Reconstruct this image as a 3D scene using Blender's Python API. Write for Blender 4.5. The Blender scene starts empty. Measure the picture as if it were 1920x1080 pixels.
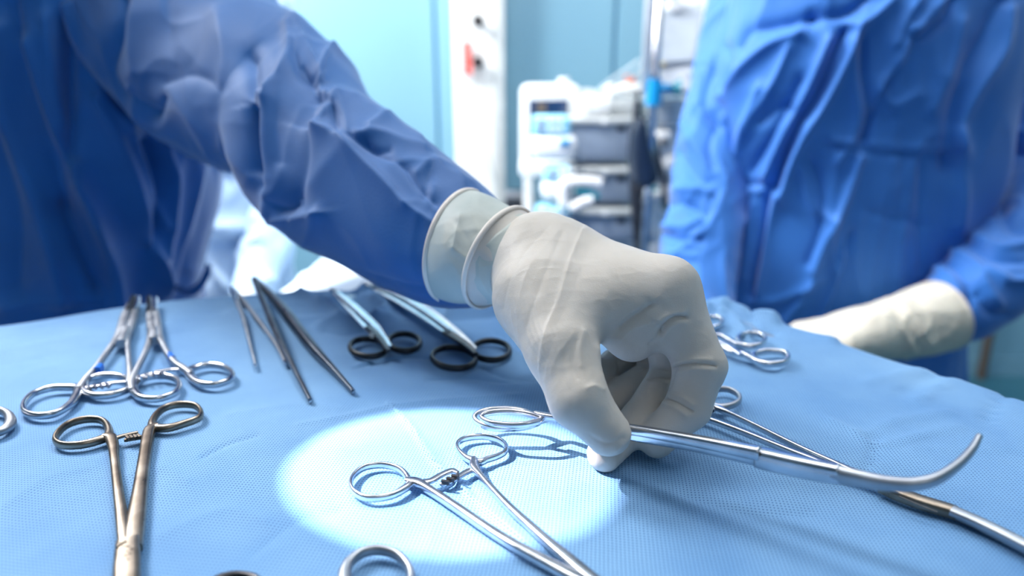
import bpy, bmesh, math, random
import numpy as np
from mathutils import Vector
random.seed(4)
S = bpy.context.scene
COL = S.collection
PI = math.pi

# ------------------------------------------------------------------ camera, light, exposure
T = 0.95                      # height of the instrument table top
F = 1200.0                    # focal length in pixels of a 1920 wide frame
PITCH = math.radians(17)
CAM = np.array([0.0, 0.0, T + 0.165])
cd = bpy.data.cameras.new('camera')
cam = bpy.data.objects.new('camera', cd); COL.objects.link(cam)
cam.location = CAM; cam.rotation_euler = (PI/2 - PITCH, 0, 0)
cd.sensor_width = 36; cd.lens = F/1920*36; cd.clip_start = 0.02
cd.dof.use_dof = True; cd.dof.focus_distance = 0.295; cd.dof.aperture_fstop = 4.0
S.camera = cam
S.view_settings.view_transform = 'Standard'; S.view_settings.look = 'None'
S.view_settings.gamma = 1; S.view_settings.use_curve_mapping = False
S.view_settings.exposure = 0.0
w = bpy.data.worlds.new('world'); S.world = w; w.use_nodes = True
w.node_tree.nodes['Background'].inputs[0].default_value = (0.75, 0.88, 1, 1)
w.node_tree.nodes['Background'].inputs[1].default_value = 0.5

def look(o, tgt):
    o.rotation_euler = (Vector(tgt) - o.location).to_track_quat('-Z', 'Y').to_euler()
def area(name, loc, tgt, size, power, col=(1, 1, 1), size_y=None):
    l = bpy.data.lights.new(name, 'AREA'); l.energy = power; l.color = col; l.size = size
    if size_y: l.shape = 'RECTANGLE'; l.size_y = size_y
    o = bpy.data.objects.new(name, l); COL.objects.link(o); o.location = loc; look(o, tgt); return o
def spot(name, loc, tgt, ang, power, blend=.15, rad=.02, col=(1, 1, 1)):
    l = bpy.data.lights.new(name, 'SPOT'); l.energy = power; l.color = col
    l.spot_size = ang; l.spot_blend = blend; l.shadow_soft_size = rad
    o = bpy.data.objects.new(name, l); COL.objects.link(o); o.location = loc; look(o, tgt); return o
area('ceiling_light', (0.5, 0.75, 2.85), (0.1, 0.45, .95), 1.2, 12.5, (0.97, 0.98, 1), 1.0)
area('ceiling_light_back', (-1.25, 1.15, 2.45), (0.2, 0.7, 1.0), .7, 76, (0.97, 0.98, 1))
area('fill_light_wall', (-1.25, 1.95, 2.1), (-0.75, 2.42, 1.3), 0.6, 34, (0.98, 0.99, 1))  # lamp added in mid-air to brighten the left part of the back wall
area('fill_light_devices', (-0.02, 0.75, 2.15), (0.22, 1.6, 1.05), 0.5, 10.5, (1, 1, 1))  # added lamp without a fixture, brightens the fronts of the equipment
area('fill_light_rear', (0.5, -1.4, 2.6), (0.1, 0.6, 1.0), 1.0, 5, (1, 0.97, 0.94))  # weak fill added behind the camera
area('fill_light_right', (1.5, 1.7, 2.85), (1.6, 2.42, .7), 0.8, 20, (0.97, 0.98, 1))  # extra lamp put in to lift the dark wall on the right
spot('surgical_light_table', (-.025-1.2*.64, .25+.12, T+1.2*.77), (-.030, .255, T), math.radians(5.5), 300, .03, .005, (1, .925, .97))
spot('surgical_light_wound', (-0.55, 0.75, 2.8), (-0.40, 1.25, 0.95), math.radians(42), 330, .6, .15)

# ------------------------------------------------------------------ picture geometry -> world
fw = np.array([0, math.cos(PITCH), -math.sin(PITCH)])
rt = np.array([1.0, 0, 0])
dn = np.array([0, -math.sin(PITCH), -math.cos(PITCH)])
def at(u, v, t):                       # point on the sight line of pixel u, v at depth t
    return CAM + t*(fw + (u-960)/F*rt + (v-540)/F*dn)
def on(u, v, z):                       # the same, on a level plane
    d = fw + (u-960)/F*rt + (v-540)/F*dn
    return CAM + d*((z-CAM[2])/d[2])
def aty(u, v, y):                      # the same, on an upright plane
    d = fw + (u-960)/F*rt + (v-540)/F*dn
    return CAM + d*((y-CAM[1])/d[1])
def proj(P):
    Q = P - CAM; t = Q@fw
    t = np.where(np.abs(t) < 1e-4, 1e-4, t)
    return 960 + F*(Q@rt)/t, 540 + F*(Q@dn)/t, t

# ------------------------------------------------------------------ object helpers
def tag(o, label=None, cat=None, group=None, kind=None):
    if label: o['label'] = label
    if cat: o['category'] = cat
    if group: o['group'] = group
    if kind: o['kind'] = kind
    return o
def empty(name, loc, label=None, cat=None, group=None):
    o = bpy.data.objects.new(name, None); COL.objects.link(o); o.location = [float(c) for c in loc]
    o.empty_display_size = .02
    return tag(o, label, cat, group)
def root_loc(p):
    v = Vector((0, 0, 0))
    while p: v += p.location; p = p.parent
    return v
def link(name, me, m, parent=None, smooth=True, label=None):
    me.materials.append(m)
    if smooth: me.polygons.foreach_set('use_smooth', [True]*len(me.polygons))
    o = bpy.data.objects.new(name, me); COL.objects.link(o)
    if parent:
        off = root_loc(parent)
        me.transform(__import__('mathutils').Matrix.Translation(-off))
        o.parent = parent
    if label: o['label'] = label
    return o
class MB:
    def __init__(s): s.v = []; s.f = []; s.n = 0
    def add(s, V, Fs):
        V = np.asarray(V, float).reshape(-1, 3)
        s.v.append(V); s.f += [tuple(int(i)+s.n for i in f) for f in Fs]; s.n += len(V); return s
    def build(s, name, m, parent=None, smooth=True, label=None, sharp=None):
        me = bpy.data.meshes.new(name); me.from_pydata(np.concatenate(s.v).tolist(), [], s.f); me.update()
        o = link(name, me, m, parent, smooth, label)
        if sharp is not None: me.set_sharp_from_angle(angle=math.radians(sharp))
        return o
def crs(pts, n, closed=False):         # Catmull-Rom resampling, even in arc length
    P = np.asarray(pts, float)
    if closed: Q = np.vstack([P[-1], P, P[0], P[1]])
    else: Q = np.vstack([2*P[0]-P[1], P, 2*P[-1]-P[-2]])
    out = []
    for i in range(len(Q)-3):
        t = np.linspace(0, 1, 24, endpoint=False)[:, None]
        a, b, c, d = Q[i], Q[i+1], Q[i+2], Q[i+3]
        out.append(.5*(2*b + (c-a)*t + (2*a-5*b+4*c-d)*t*t + (3*b-a-3*c+d)*t**3))
    out = np.vstack(out + [[Q[-2]]])
    L = np.r_[0, np.cumsum(np.linalg.norm(np.diff(out[:, :3], axis=0), axis=1))]
    s = np.linspace(0, L[-1], n+1)[:-1] if closed else np.linspace(0, L[-1], n)
    return np.stack([np.interp(s, L, out[:, k]) for k in range(out.shape[1])], 1)
def unit(a): return a/np.maximum(np.linalg.norm(a, axis=-1, keepdims=True), 1e-9)
def loft(mb, pts, n=None, closed=False, seg=12, up=(0, 0, 1), p=2.4, cap=True):
    """pts rows: x y z half_width half_height; a rounded bar swept along them"""
    P = crs(pts, n or max(8, len(pts)*6), closed); N = len(P)
    C = P[:, :3]
    tg = np.roll(C, -1, 0)-np.roll(C, 1, 0) if closed else np.gradient(C, axis=0)
    tg = unit(tg); up = np.broadcast_to(np.asarray(up, float), C.shape)
    sd = unit(np.cross(tg, up)); u2 = np.cross(sd, tg)
    th = np.arange(seg)*2*PI/seg
    c, s = np.cos(th), np.sin(th)
    cx = np.sign(c)*np.abs(c)**(2/p); sx = np.sign(s)*np.abs(s)**(2/p)
    V = C[:, None] + sd[:, None]*(P[:, 3, None]*cx)[..., None] + u2[:, None]*(P[:, 4, None]*sx)[..., None]
    fs = []
    for i in range(N if closed else N-1):
        j = (i+1) % N
        for k in range(seg):
            l = (k+1) % seg
            fs.append((i*seg+k, i*seg+l, j*seg+l, j*seg+k))
    V = V.reshape(-1, 3)
    if not closed and cap:
        fs.append(tuple(range(seg))[::-1]); fs.append(tuple((N-1)*seg+k for k in range(seg)))
    mb.add(V, fs); return mb
def grid_faces(n, m, wrap=True):
    i = np.arange(n-1)[:, None]*m; k = np.arange(m if wrap else m-1)[None]; l = (k+1) % m
    return np.stack([i+k, i+l, i+m+l, i+m+k], -1).reshape(-1, 4)
def grid_normals(V, wrap=True):
    a = np.gradient(V, axis=0)
    b = (np.roll(V, -1, 1)-np.roll(V, 1, 1)) if wrap else np.gradient(V, axis=1)
    return unit(np.cross(b, a))
def np_mesh(name, V, Fq):
    me = bpy.data.meshes.new(name); V = np.ascontiguousarray(V, np.float32); Fq = np.ascontiguousarray(Fq, np.int32)
    me.vertices.add(len(V)); me.vertices.foreach_set('co', V.ravel())
    n, k = Fq.shape
    me.loops.add(n*k); me.loops.foreach_set('vertex_index', Fq.ravel())
    me.polygons.add(n); me.polygons.foreach_set('loop_start', np.arange(n, dtype=np.int32)*k)
    me.update(calc_edges=True); me.validate(); return me
def rbox_mb(mb, c, half, rz=0, bev=None, rx=0, ry=0):
    """a box with rounded corners: superellipsoid-free, built as a bevelled cube"""
    bm = bmesh.new(); bmesh.ops.create_cube(bm, size=2)
    for v in bm.verts: v.co = Vector((v.co.x*half[0], v.co.y*half[1], v.co.z*half[2]))
    b = bev if bev is not None else min(half)*.25
    if b > 0: bmesh.ops.bevel(bm, geom=list(bm.edges), offset=b, segments=3, profile=.5, affect='EDGES')
    from mathutils import Euler
    R = Euler((rx, ry, rz)).to_matrix()
    V = [tuple(R@v.co + Vector([float(x) for x in c])) for v in bm.verts]
    bm.verts.index_update()
    mb.add(V, [[v.index for v in f.verts] for f in bm.faces]); bm.free(); return mb
def pbox(name, u0, v0, u1, v1, y, depth, m, parent=None, rz=0, bev=None, label=None):
    """upright box whose front face, at distance y, covers that part of the picture"""
    a = aty(u0, v0, y); b = aty(u1, v1, y)
    h = (abs(b[0]-a[0])/2, depth/2, abs(b[2]-a[2])/2)
    c = ((a[0]+b[0])/2, y+depth/2, (a[2]+b[2])/2)
    return rbox_mb(MB(), c, h, rz, bev).build(name, m, parent, True, label, sharp=40)
def tube_px(name, pts, y, r, m, parent=None, seg=10):
    P = [[*aty(u, v, yy), rr, rr] for (u, v, yy, rr) in [(p[0], p[1], p[2] if len(p) > 2 else y, p[3] if len(p) > 3 else r) for p in pts]]
    up = (0, 1, 0)
    return loft(MB(), P, len(P)*6, seg=seg, up=up, p=2).build(name, m, parent)
def cyl(mb, a, b, r, r2=None, seg=20):
    a = np.array(a, float); b = np.array(b, float); d = unit(b-a)
    up = (0, 0, 1) if abs(d[2]) < .9 else (0, 1, 0)
    r2 = r if r2 is None else r2
    V = []; s = unit(np.cross(d, up)); q = np.cross(s, d)
    for c, rr in ((a, r), (b, r2)):
        for k in range(seg):
            t = 2*PI*k/seg; V.append(c+rr*(math.cos(t)*s+math.sin(t)*q))
    fs = [(k, (k+1) % seg, seg+(k+1) % seg, seg+k) for k in range(seg)]
    fs += [tuple(range(seg))[::-1], tuple(range(seg, 2*seg))]
    return mb.add(V, fs)

# ------------------------------------------------------------------ noise and folds
def vnoise(P, seed=0):
    P = np.asarray(P, float)+seed*17.13; I = np.floor(P).astype(np.int64); f = P-I; f = f*f*f*(f*(f*6-15)+10)
    out = 0
    for dx in (0, 1):
        for dy in (0, 1):
            for dz in (0, 1):
                h = ((I[..., 0]+dx)*374761393 + (I[..., 1]+dy)*668265263 + (I[..., 2]+dz)*2147483647) & 0xffffffff
                h = ((h ^ (h >> 13))*1274126177) & 0xffffffff; h = (h ^ (h >> 16)) & 0xffff
                wgt = (f[..., 0] if dx else 1-f[..., 0])*(f[..., 1] if dy else 1-f[..., 1])*(f[..., 2] if dz else 1-f[..., 2])
                out = out + wgt*(h/65535.0)
    return out*2-1
def crumple(P, scale, seed=0, aniso=(1, 1, 1)):
    Q = P*np.array(aniso)/scale
    Wp = np.stack([vnoise(Q*.7, seed+k) for k in (1, 2, 3)], -1)
    n = 1-np.abs(vnoise(Q+Wp*.9, seed)); n = n**2
    m = 1-np.abs(vnoise(Q*2.1+Wp*1.3, seed+9))
    return n-.5 + .35*(m**2-.5)
def seg_dist(u, v, pl):
    best = np.full(u.shape, 1e9); side = np.zeros(u.shape)
    for (x0, y0), (x1, y1) in zip(pl[:-1], pl[1:]):
        dx, dy = x1-x0, y1-y0; L2 = dx*dx+dy*dy+1e-9
        t = np.clip(((u-x0)*dx+(v-y0)*dy)/L2, 0, 1)
        ex, ey = u-(x0+t*dx), v-(y0+t*dy); d = np.hypot(ex, ey)
        m = d < best; best = np.where(m, d, best); side = np.where(m, np.sign(dx*(v-y0)-dy*(u-x0)), side)
    return best, side
def smooth_pl(pl):
    if len(pl) < 3: return pl
    return [tuple(p) for p in crs([(a, b, 0) for a, b in pl], len(pl)*4)[:, :2]]
def sc_f(folds, kw, ka): return [(f[0], f[1]*kw, f[2]*ka, *f[3:]) for f in folds]
def relief(P, folds, N=None):
    """heights of hand placed folds: (polyline, width, height in mm, asymmetry, (tmin, tmax))"""
    u, v, t = proj(P); h = np.zeros(u.shape)
    for fo in folds:
        pl, wd, am = smooth_pl(fo[0]), fo[1], fo[2]*1e-3
        asy = fo[3] if len(fo) > 3 else 1
        xs = [p[0] for p in pl]; ys = [p[1] for p in pl]; mg = 5*wd*max(asy, 1/asy, 1)
        m = (u > min(xs)-mg) & (u < max(xs)+mg) & (v > min(ys)-mg) & (v < max(ys)+mg)
        if len(fo) > 4: m &= (t > fo[4][0]) & (t < fo[4][1])
        if not m.any(): continue
        d, s = seg_dist(u[m], v[m], pl)
        ww = np.where(s > 0, wd*asy, wd/asy)
        g = np.exp(-(np.sqrt((d/ww)**2+.04)-.2)*1.3)
        h[m] += am*g
    if N is not None:
        fc = unit(CAM-P); fac = np.clip((np.sum(fc*N, -1)+.05)*3, 0, 1)
        h = h*fac
    return h

# ------------------------------------------------------------------ distance field bodies
def smin(a, b, k):
    h = np.maximum(k-np.abs(a-b), 0)/k
    return np.minimum(a, b)-h*h*k*.25
def cap(a, b, r1, r2): return ('c', np.array(a, float), np.array(b, float), r1, r2)
def ell(c, r): return ('e', np.array(c, float), np.array(r, float))
def prim(P, q):
    if q[0] == 'c':
        _, a, b, r1, r2 = q; ba = b-a; pa = P-a
        t = np.clip((pa@ba)/(ba@ba+1e-12), 0, 1)
        return np.linalg.norm(pa-t[..., None]*ba, axis=-1)-(r1+(r2-r1)*t)
    _, c, r = q; k0 = np.linalg.norm((P-c)/r, axis=-1); k1 = np.linalg.norm((P-c)/(r*r), axis=-1)
    return k0*(k0-1)/np.maximum(k1, 1e-9)
def chain(pts):
    return [cap(p[:3], q[:3], p[3], q[3]) for p, q in zip(pts[:-1], pts[1:])]
def field(groups, kj):
    def f(P):
        out = None
        for i, (pr, k) in enumerate(groups):
            g = None
            for q in pr:
                d = prim(P, q); g = d if g is None else smin(g, d, k)
            out = g if out is None else smin(out, g, kj[i])
        return out
    return f
def surface(f, lo, hi, h):
    """naive surface nets over a distance field, then one Newton step onto the surface"""
    lo = np.array(lo, float); hi = np.array(hi, float); B = 4
    n = (np.ceil((hi-lo)/h/B).astype(int)+1)*B
    ax = [lo[i]+np.arange(n[i])*h for i in range(3)]
    cax = [lo[i]+(np.arange(n[i]//B)*B+B/2-.5)*h for i in range(3)]
    G = np.stack(np.meshgrid(*cax, indexing='ij'), -1); c = f(G.reshape(-1, 3)).reshape(G.shape[:3])
    near = np.abs(c) < B*h*1.6
    val = np.repeat(np.repeat(np.repeat(c, B, 0), B, 1), B, 2).astype(np.float32)
    msk = np.repeat(np.repeat(np.repeat(near, B, 0), B, 1), B, 2)
    idx = np.argwhere(msk)
    for s in range(0, len(idx), 400000):
        I = idx[s:s+400000]; P = lo+I*h
        val[I[:, 0], I[:, 1], I[:, 2]] = f(P)
    ins = val < 0
    cnt = np.zeros(np.array(ins.shape)-1, np.int8)
    for dx in (0, 1):
        for dy in (0, 1):
            for dz in (0, 1):
                cnt += ins[dx:ins.shape[0]-1+dx, dy:ins.shape[1]-1+dy, dz:ins.shape[2]-1+dz]
    act = (cnt > 0) & (cnt < 8); cells = np.argwhere(act)
    ids = np.full(act.shape, -1, np.int64); ids[act] = np.arange(len(cells))
    acc = np.zeros((len(cells), 3)); num = np.zeros(len(cells))
    corners = [(x, y, z) for x in (0, 1) for y in (0, 1) for z in (0, 1)]
    cv = {c_: val[cells[:, 0]+c_[0], cells[:, 1]+c_[1], cells[:, 2]+c_[2]] for c_ in corners}
    for a in corners:
        for k in range(3):
            if a[k] == 0:
                b = list(a); b[k] = 1; b = tuple(b); va, vb = cv[a], cv[b]
                m = (va < 0) != (vb < 0); t = np.where(m, va/np.where(m, va-vb, 1), 0)
                p = np.array(a, float)+t[:, None]*(np.array(b)-np.array(a)); acc[m] += p[m]; num[m] += 1
    V = lo+(cells+acc/num[:, None])*h
    Fq = []
    for k in range(3):
        sl0 = [slice(None)]*3; sl1 = [slice(None)]*3; sl0[k] = slice(0, -1); sl1[k] = slice(1, None)
        A, Bv = ins[tuple(sl0)], ins[tuple(sl1)]
        i, j = [(1, 2), (2, 0), (0, 1)][k]
        E = np.argwhere(A != Bv); fl = A[E[:, 0], E[:, 1], E[:, 2]]
        ok = (E[:, i] > 0) & (E[:, j] > 0) & (E[:, i] < act.shape[i]) & (E[:, j] < act.shape[j]); E = E[ok]; fl = fl[ok]
        def g(di, dj):
            Q = E.copy(); Q[:, i] -= di; Q[:, j] -= dj; return ids[Q[:, 0], Q[:, 1], Q[:, 2]]
        q = np.stack([g(1, 1), g(0, 1), g(0, 0), g(1, 0)], 1)
        q[~fl] = q[~fl][:, ::-1]; Fq.append(q)
    Fq = np.vstack(Fq)
    for _ in range(2):
        N, d = grad(f, V, h); V = V-N*np.clip(d, -h, h)[:, None]
    N, d = grad(f, V, h)
    return V, Fq, N
def grad(f, V, h):
    e = h*.5; d = f(V)
    N = np.stack([f(V+np.eye(3)[k]*e)-f(V-np.eye(3)[k]*e) for k in range(3)], 1)
    return unit(N), d

# ------------------------------------------------------------------ materials
def lin(c): return tuple(((x/255)/12.92 if x/255 <= .04045 else ((x/255+.055)/1.055)**2.4) for x in c)
def mat(name, c, rough=.5, metal=0, c2=None, vscale=30, bump=0, bscale=200, bdist=.001, alpha=1, sss=0, spec=None,
        sheen=0, emit=None, coat=0, trans=0):
    m = bpy.data.materials.new(name); m.use_nodes = True; nt = m.node_tree; b = nt.nodes['Principled BSDF']
    b.inputs['Base Color'].default_value = (*lin(c), 1); b.inputs['Roughness'].default_value = rough
    b.inputs['Metallic'].default_value = metal; b.inputs['Alpha'].default_value = alpha
    if spec is not None: b.inputs['Specular IOR Level'].default_value = spec
    if coat: b.inputs['Coat Weight'].default_value = coat
    if trans: b.inputs['Transmission Weight'].default_value = trans
    if sss:
        b.inputs['Subsurface Weight'].default_value = sss; b.inputs['Subsurface Radius'].default_value = (.004, .003, .002)
        b.inputs['Subsurface Scale'].default_value = 1
    if sheen: b.inputs['Sheen Weight'].default_value = sheen
    if emit: b.inputs['Emission Color'].default_value = (*lin(c), 1); b.inputs['Emission Strength'].default_value = emit
    tc = nt.nodes.new('ShaderNodeTexCoord')
    n = nt.nodes.new('ShaderNodeTexNoise'); n.inputs['Scale'].default_value = vscale; n.inputs['Detail'].default_value = 6
    nt.links.new(tc.outputs['Object'], n.inputs['Vector'])
    r = nt.nodes.new('ShaderNodeValToRGB'); r.color_ramp.elements[0].position = .35; r.color_ramp.elements[1].position = .65
    c2 = c2 or tuple(x*.94 for x in c)
    r.color_ramp.elements[0].color = (*lin(c), 1); r.color_ramp.elements[1].color = (*lin(c2), 1)
    nt.links.new(n.outputs['Fac'], r.inputs['Fac']); nt.links.new(r.outputs['Color'], b.inputs['Base Color'])
    if bump:
        n2 = nt.nodes.new('ShaderNodeTexNoise'); n2.inputs['Scale'].default_value = bscale; n2.inputs['Detail'].default_value = 3
        nt.links.new(tc.outputs['Object'], n2.inputs['Vector'])
        bp = nt.nodes.new('ShaderNodeBump'); bp.inputs['Strength'].default_value = bump; bp.inputs['Distance'].default_value = bdist
        nt.links.new(n2.outputs['Fac'], bp.inputs['Height']); nt.links.new(bp.outputs['Normal'], b.inputs['Normal'])
    return m
def embossed(name, c, cd_, cw, pitch, rough, bdist, ang=12, stretch=1.0, hole=.25):
    """spunbond cloth: staggered rows of pressed points, darker where pressed"""
    m = mat(name, c, rough); nt = m.node_tree; b = nt.nodes['Principled BSDF']
    N = nt.nodes.new; L = nt.links.new
    tc = N('ShaderNodeTexCoord'); mp = N('ShaderNodeMapping'); mp.inputs['Rotation'].default_value = (0, 0, math.radians(ang))
    k = 2*PI/pitch; mp.inputs['Scale'].default_value = (k, k*stretch, k)
    L(tc.outputs['Object'], mp.inputs['Vector'])
    jn = N('ShaderNodeTexNoise'); jn.inputs['Scale'].default_value = 25; L(tc.outputs['Object'], jn.inputs['Vector'])
    mx = N('ShaderNodeVectorMath'); mx.operation = 'MULTIPLY_ADD'; mx.inputs[1].default_value = (3, 3, 3)
    L(jn.outputs['Color'], mx.inputs[0]); L(mp.outputs['Vector'], mx.inputs[2])
    sp = N('ShaderNodeSeparateXYZ'); L(mx.outputs['Vector'], sp.inputs[0])
    def mt(op, a, bb=None, cc=None):
        q = N('ShaderNodeMath'); q.operation = op
        for i, x in enumerate((a, bb, cc)):
            if x is None: continue
            if isinstance(x, (int, float)): q.inputs[i].default_value = x
            else: L(x, q.inputs[i])
        return q.outputs[0]
    s = mt('MULTIPLY', mt('SINE', sp.outputs['X']), mt('SINE', sp.outputs['Y']))
    mr = N('ShaderNodeMapRange'); mr.interpolation_type = 'SMOOTHSTEP'
    mr.inputs['From Min'].default_value = hole; mr.inputs['From Max'].default_value = hole+.35; L(s, mr.inputs['Value'])
    big = N('ShaderNodeTexNoise'); big.inputs['Scale'].default_value = 14; big.inputs['Detail'].default_value = 8; L(tc.outputs['Object'], big.inputs['Vector'])
    r = N('ShaderNodeValToRGB'); r.color_ramp.elements[0].position = .3; r.color_ramp.elements[1].position = .72
    r.color_ramp.elements[0].color = (*lin(c), 1); r.color_ramp.elements[1].color = (*lin(cw), 1); L(big.outputs['Fac'], r.inputs['Fac'])
    mixn = N('ShaderNodeMix'); mixn.data_type = 'RGBA'; L(mr.outputs['Result'], mixn.inputs['Factor'])
    L(r.outputs['Color'], mixn.inputs[6]); mixn.inputs[7].default_value = (*lin(cd_), 1)
    L(mixn.outputs[2], b.inputs['Base Color'])
    fib = N('ShaderNodeTexNoise'); fib.inputs['Scale'].default_value = 900; L(tc.outputs['Object'], fib.inputs['Vector'])
    hgt = mt('MULTIPLY_ADD', fib.outputs['Fac'], .35, mt('MULTIPLY', mr.outputs['Result'], -1))
    bp = N('ShaderNodeBump'); bp.inputs['Strength'].default_value = .8; bp.inputs['Distance'].default_value = bdist
    L(hgt, bp.inputs['Height']); L(bp.outputs['Normal'], b.inputs['Normal'])
    b.inputs['Sheen Weight'].default_value = .15
    return m
M = {}
M['drape'] = embossed('drape_cloth', (88, 138, 186), (42, 88, 144), (118, 163, 202), .0022, .75, .0002, ang=53, hole=.42)
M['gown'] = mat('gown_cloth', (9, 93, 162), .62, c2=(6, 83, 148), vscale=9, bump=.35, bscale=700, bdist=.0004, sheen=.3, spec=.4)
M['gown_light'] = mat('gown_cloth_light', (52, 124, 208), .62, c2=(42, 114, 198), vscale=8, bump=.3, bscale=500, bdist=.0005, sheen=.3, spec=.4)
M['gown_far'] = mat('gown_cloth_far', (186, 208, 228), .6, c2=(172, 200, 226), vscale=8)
M['glove'] = mat('glove_latex', (196, 188, 179), .5, c2=(188, 180, 170), vscale=40, bump=.25, bscale=1400, bdist=.0003, sss=.25, spec=.3)
M['glove_ivory'] = mat('glove_latex_ivory', (226, 220, 204), .55, c2=(214, 206, 190), vscale=40, sss=.2, spec=.3)
M['cuff'] = mat('glove_cuff_latex', (196, 199, 190), .5, c2=(176, 183, 178), vscale=22, bump=.2, bscale=300, bdist=.0006, alpha=.86, spec=.3)
M['lip'] = mat('glove_lip_latex', (222, 212, 202), .45, spec=.35)
M['skin'] = mat('skin', (206, 160, 136), .5, sss=.2)
M['hair'] = mat('eye_dark', (30, 24, 22), .3)
M['cap'] = mat('cap_cloth', (236, 240, 240), .8, bump=.3, bscale=200)
M['mask'] = mat('mask_cloth', (206, 222, 230), .8)
M['shoe'] = mat('shoe_rubber', (225, 228, 230), .6)
def steel(name, c, rough, c2=None, scale=60):
    m = mat(name, c, rough, 1, c2=c2, vscale=scale, bump=.12, bscale=500, bdist=.0002); nt = m.node_tree
    n = nt.nodes.new('ShaderNodeTexNoise'); n.inputs['Scale'].default_value = 90; n.inputs['Detail'].default_value = 8
    mr = nt.nodes.new('ShaderNodeMapRange'); mr.inputs['To Min'].default_value = rough*.7; mr.inputs['To Max'].default_value = rough*1.5
    nt.links.new(nt.nodes['Texture Coordinate'].outputs['Object'], n.inputs['Vector'])
    nt.links.new(n.outputs['Fac'], mr.inputs['Value']); nt.links.new(mr.outputs['Result'], nt.nodes['Principled BSDF'].inputs['Roughness'])
    return m
M['steel'] = steel('polished_steel', (222, 222, 226), .2, (190, 192, 198))
M['steel_warm'] = steel('worn_steel', (164, 152, 138), .28, (112, 100, 88))
M['steel_satin'] = steel('satin_steel', (176, 180, 186), .38, (158, 160, 166))
M['steel_blade'] = steel('tweezer_steel', (104, 110, 118), .3, (84, 88, 96))
M['steel_dark'] = steel('dark_steel', (60, 60, 64), .3, (90, 88, 88))
M['black'] = mat('black_rubber', (20, 21, 24), .38, spec=.5)
M['tape'] = mat('blue_tape', (20, 110, 215), .4)
M['etch'] = mat('etched_mark', (84, 74, 66), .6, metal=.6)
M['wall'] = mat('wall_panel_paint', (130, 173, 193), .35, c2=(124, 168, 189), vscale=1.2, spec=.4)
M['seam'] = mat('wall_seam', (66, 136, 176), .6)
M['walldim'] = mat('wall_darkened', (128, 150, 162), .5)  # for unseen walls, darkened so that they bounce less light forward
M['floor'] = mat('floor_vinyl', (60, 112, 128), .3, c2=(50, 100, 118), vscale=3)
M['ceil'] = mat('ceiling_paint', (225, 230, 232), .8)
M['white'] = mat('white_plastic', (232, 234, 234), .35, spec=.5)
M['white2'] = mat('white_enamel', (244, 243, 240), .4)
M['grey'] = mat('grey_casing', (146, 160, 178), .45, c2=(138, 152, 172), vscale=10)
M['greyl'] = mat('light_grey_casing', (196, 200, 200), .5)
M['screen'] = mat('dark_screen', (26, 52, 88), .15, coat=.5)
M['screenl'] = mat('pale_screen', (172, 182, 192), .25, coat=.3)
M['teal'] = mat('teal_plastic', (0, 122, 140), .35)
M['cyan'] = mat('blue_plastic', (14, 146, 204), .35)
M['lblue'] = mat('light_blue_panel', (150, 214, 238), .4)
M['orange'] = mat('orange_plastic', (228, 104, 40), .4)
M['red'] = mat('red_plastic', (226, 84, 74), .4)
M['cable'] = mat('dark_cable', (34, 38, 48), .5)
M['bag'] = mat('dark_bag', (32, 44, 62), .35)
M['tubing'] = mat('clear_tubing', (214, 226, 230), .25, alpha=.7)
M['brown'] = mat('brown_trim', (96, 84, 74), .5)
M['bluepat'] = mat('patient_drape', (222, 234, 244), .7, c2=(206, 224, 240), vscale=4)

# ------------------------------------------------------------------ the room
WY = 2.42
def slab(name, lo, hi, m, kind='structure', bev=0, parent=None):
    lo = np.array(lo, float); hi = np.array(hi, float)
    o = rbox_mb(MB(), (lo+hi)/2, (hi-lo)/2, 0, bev).build(name, m, parent, False)
    if kind and not parent: o['kind'] = kind
    return o
slab('floor', (-2.6, -2.1, -.05), (2.8, WY, 0), M['floor'])
slab('ceiling', (-2.6, -2.1, 3), (2.8, WY, 3.05), M['ceil'])
wb = slab('wall_back', (-2.6, WY+.012, 0), (2.8, WY+.1, 3), M['seam'])
xs = [aty(u, 100, WY)[0] for u in (-1700, -1050, -400, 185, 817, 1152, 1487, 1890, 2500, 3100)]
for a, b in zip(xs[:-1], xs[1:]):       # the enamelled wall panels, joints left open between them
    slab('panel', (a+.006, WY, .08), (b-.006, WY+.014, 2.99), M['wall'], bev=.003, parent=wb)
for nme, lo, hi in (('wall_left', (-2.7, -2.1, 0), (-2.6, WY, 3)), ('wall_right', (2.8, -2.1, 0), (2.9, WY, 3)), ('wall_front', (-2.6, -2.2, 0), (2.8, -2.1, 3))):
    slab(nme, lo, hi, M['walldim'] if nme != 'wall_right' else M['wall'])
slab('baseboard_back', (-2.6, WY-.012, 0), (2.8, WY-.001, .08), M['wall'])
# white pillar with its hooks
a = aty(848, 100, WY-.12); b = aty(944, 100, WY-.12)
pil = slab('trim_1', (a[0], WY-.12, 0), (b[0], WY-.002, 2.999), M['white2'], bev=.02)
x_in = aty(926, 100, WY-.12)[0]
slab('shade_strip', (x_in, WY-.135, 0.0), (b[0]+.004, WY-.125+.008, 2.998), M['greyl'], parent=pil, bev=.004)  # grey strip stands in for the shade on the pillar's right side
for i, v in enumerate((40, 117)):
    p = aty(897, v, WY-.15)
    h = empty('wall_hook', (p[0], WY-.12, p[2]), ['small dark metal wall hook, the upper one on the white pillar', 'small dark metal wall hook holding the red tag on the white pillar'][i], 'hook')
    cyl(MB(), (p[0], WY-.122, p[2]), (p[0], WY-.165, p[2]), .013).build('stud', M['steel_dark'], h, sharp=40)
    cyl(MB(), (p[0], WY-.16, p[2]), (p[0], WY-.172, p[2]), .02, .017).build('knob', M['steel_dark'], h, sharp=40)
rp = aty(878, 108, WY-.15)
tgo = empty('red_tag', (rp[0], rp[1], rp[2]), 'red oblong tag hanging from the hook on the white pillar', 'tag')
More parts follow.
